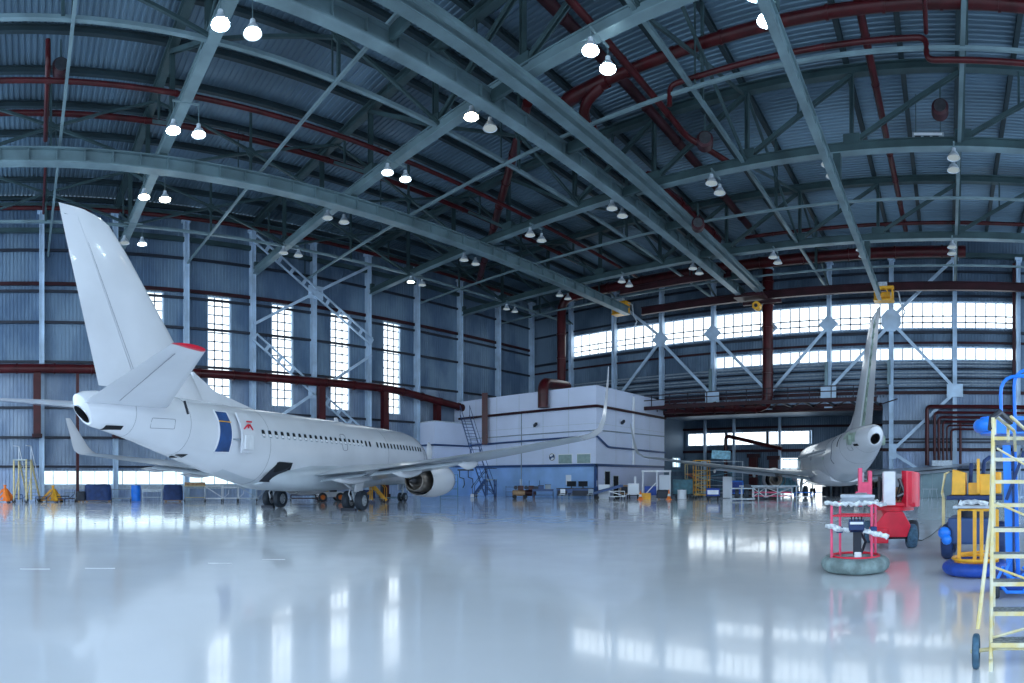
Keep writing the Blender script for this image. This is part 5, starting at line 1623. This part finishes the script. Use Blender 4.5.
# blue body behind
MB().bx(-.6, .55, -.5, .7, .35, .95).build('chassis', 'blue_trim', t, bevel=.05)
MB().bx(-.62, .65, -.55, .6, 1.36, 1.46).build('turntable', 'blue_d', t, bevel=.02)
MB().cyl((0, 0, 1.15), .4, .4).build('slew_ring', 'dark', t, smooth=True)
for x, y in ((-.62, -.3), (.6, -.3), (.6, .7), (-.62, .7)): add_wheel(t, (x, y, .4), .4, .25, 'blue_d', 'blue_l')
MB().sph((-.66, -.62, .62), .15, 10).sph((-.6, -.7, .48), .12, 10).build('blue_cover', 'blue_l', t, smooth=True)
mb = MB().loft([[Vector((x, y, z)) for x, y, z in ((-.52, -.4, 1.47), (-.2, -.4, 1.47), (-.2, -.4, 1.98), (-.5, -.4, 2.06))], [Vector((x, y, z)) for x, y, z in ((-.52, .3, 1.47), (-.2, .3, 1.47), (-.2, .3, 1.98), (-.5, .3, 2.06))]])
mb.build('counterweight', 'yellow', t, bevel=.02)
MB().bx(-.14, .1, -.3, .3, 1.47, 1.75).build('battery_box', 'yellow', t, bevel=.02)
MB().bx(.12, .4, -.42, -.1, 1.47, 1.95).build('valve_cover', 'yellow', t, bevel=.02)
MB().bx(.45, .62, -.35, .3, 1.5, 2.0).build('side_cover', 'yellow', t, bevel=.03)
for x in (.06, .42): MB().bx(x, x + .07, -.45, -.35, 1.5, 2.3).build('boom_bracket', 'yellow', t, bevel=.01)
MB().tube([(.2, -.2, 1.95), (.22, 0, 2.25), (.35, .1, 2.35)], .05, 8).tube([(-.1, -.1, 1.75), (-.08, 0, 2.2)], .05, 8).build('hydraulic_hose', 'blue_d', t, smooth=True)
MB().tube([(-.7, -.2, 1.3), (-.76, -.25, 1.5), (-.7, -.2, 1.95), (-.6, -.1, 2.0)], .02, 6).tube([(-.72, .1, 1.3), (-.78, .1, 1.6), (-.7, .1, 1.95)], .02, 6).tube([(-.76, -.25, 1.5), (-.78, .1, 1.55)], .02, 6).build('ladder_rail', 'py', t, smooth=True)
MB().bx(-.75, -.68, -.3, -.2, .25, 1.4).build('side_post', 'tan', t)

# blue mast lift at the right edge --------------------------------------------
t = root('mast_lift', 'bright blue mast lift with raised platform at the right edge', 'lift', 1010, 9.2, 0.)
m2 = MB()
MB().box((-.02, 0, 1.28), (.13, .13, 2.3), ry=-.03).box((.1, 0.04, 1.28), (.07, .08, 2.3), ry=-.03).build('mast', 'blue_l', t, bevel=.01)
MB().tube([(.06, -.08, .2), (.05, -.08, 2.4)], .02, 6).build('mast_chain', 'blue_d', t)
MB().bx(-.25, .9, -.1, .75, .12, .3).build('base', 'blue', t, bevel=.03)
for x, y in ((-.2, -.1), (.8, -.1), (-.2, .7), (.8, .7)):
    add_wheel(t, (x, y, .13), .13, .08)
MB().tube([(-.1, -.15, .5), (-.2, -.2, .3), (-.05, -.22, .12), (.2, -.22, .12), (.35, -.2, .3), (.2, -.15, .5)], .03, 7).tube([(.0, -.18, .6), (-.08, -.2, .4), (.1, -.2, .3), (.3, -.2, .45), (.4, -.2, .7)], .03, 7).build('hose_bundle', 'blue_l', t, smooth=True)
mb = MB()
n = 12
ring0 = [(-.3 + .17 * -math.sin(PI * i / n), .0 + .26 * math.cos(PI * i / n)) for i in range(n + 1)] + [(1.3, -.26), (1.3, .26)]
mb.loft([[Vector((x, y, z)) for x, y in ring0] for z in (2.54, 2.56, 2.78, 2.8)])
mb.build('platform', 'blue_l', t, smooth=True)
MB().tube([(-.3 + .17 * -math.sin(PI * i / n), .26 * math.cos(PI * i / n), 2.67) for i in range(n + 1)], .11, 12).build('platform_bumper', 'blue_l', t, smooth=True)
MB().bx(.1, 1.3, -.27, -.25, 2.57, 2.74).build('platform_skirt', 'blue_d', t)
for x, y, w_ in ((-.13, -.22, .6), (.08, .2, .8)):
    MB().tube(path([(x, y, 2.7), (x - .02, y, 3.42 if w_ < .7 else 3.6), (x + w_ + .6, y, 3.42 if w_ < .7 else 3.6)], .28), .028, 8).build('guard_rail', 'blue_l', t, smooth=True)
MB().tube([(.2, -.22, 3.42), (.36, .2, 3.6)], .025, 6).tube([(.55, -.22, 2.7), (.55, -.22, 3.42)], .025, 6).build('cross_rail', 'blue_l', t, smooth=True)
MB().box((.08, -.1, 1.9), (.05, .04, .8), ry=.35).build('mast_brace', 'blue_d', t)

# pale yellow rolling stair ------------------------------------------------------
t = root('rolling_stair', 'pale yellow rolling stair with worn treads and big blue-tyred wheels', 'stair', 991, 5.75, -.02)
Y_ = lambda k: .18 * (k - 1)
for s, x in ((-1, 0.), (1, 1.15)):
    MB().bar((x, -.12, .12), (x, Y_(9.6), 2.5), .03, .07).build('stringer', 'py', t, bevel=.005)
    MB().tube([(x + .0, -.06, .16), (x + .02, -.06, 2.45)], .018, 8).build('front_post', 'py', t, smooth=True)
    MB().tube([(x, 1.6, .16), (x, 1.7, 2.35)], .024, 8).build('rear_post', 'py', t, smooth=True)
    MB().tube([(x, -.06, .2), (x, 1.6, .2)], .02, 8).build('side_tie', 'py', t, smooth=True)
    MB().tube([(x, .1, 1.1), (x, 1.65, 1.1)], .018, 8).build('side_tie', 'py', t, smooth=True)
    MB().tube([(x - .12, -.25, .45), (x, .05, 1.5), (x + .01, .1, 2.0)], .02, 8).build('stay', 'py', t, smooth=True)
for k in range(1, 10):
    z = .26 * k
    tr = MB().bx(.0, 1.15, Y_(k) - .1, Y_(k) + .12, z - .015, z + .02).build('tread', 'tread', t)
    MB().bx(.0, 1.15, Y_(k) - .115, Y_(k) - .1, z - .02, z + .022).build('tread_edge', 'py', tr)
MB().bx(0, 1.15, Y_(9), Y_(9) + 1.0, 2.32, 2.36).build('platform', 'tread', t)
for a, c in (((0, .0, .3), (1.15, .0, .62)), ((.0, .35, .95), (1.15, .2, .55)), ((.05, .5, 1.6), (1.1, .4, 1.15)), ((0.05, .9, 2.2), (.9, .8, 1.7))):
    MB().tube([a, c], .014, 6).build('cross_brace', 'py', t, smooth=True)
for x in (.03, .18):
    MB().tube(path([(x, .15 + 1.3 * (x > .1), 2.3), (x, .15 + 1.3 * (x > .1), 2.48), (x + .02, .35, 2.5), (x + .9, 1.4, 2.52)][:3] + [(x + .22, 1.2, 2.42), (x + .24, 1.5, 2.2)], .06), .02, 8).build('hoop_rail', 'py', t, smooth=True)
MB().tube([(-.0, -.05, 2.33), (.01, -.02, 2.45), (.08, .1, 2.52), (.2, .5, 2.46)], .032, 8).build('padded_grip', 'dark', t, smooth=True)
MB().tube([(-.2, -.0, .165), (.05, -.0, .2)], .02, 8).tube([(.0, -.0, .2), (1.2, -.0, .2)], .02, 8).build('axle', 'py', t, smooth=True)
for x in (-.145, 1.3): add_wheel(t, (x, -.0, .17), .17, .07, 'tire_b', 'py')
for x in (.0, 1.15): MB().bx(x - .02, x + .02, -.09, -.03, 0.0, .16).build('foot', 'py', t)
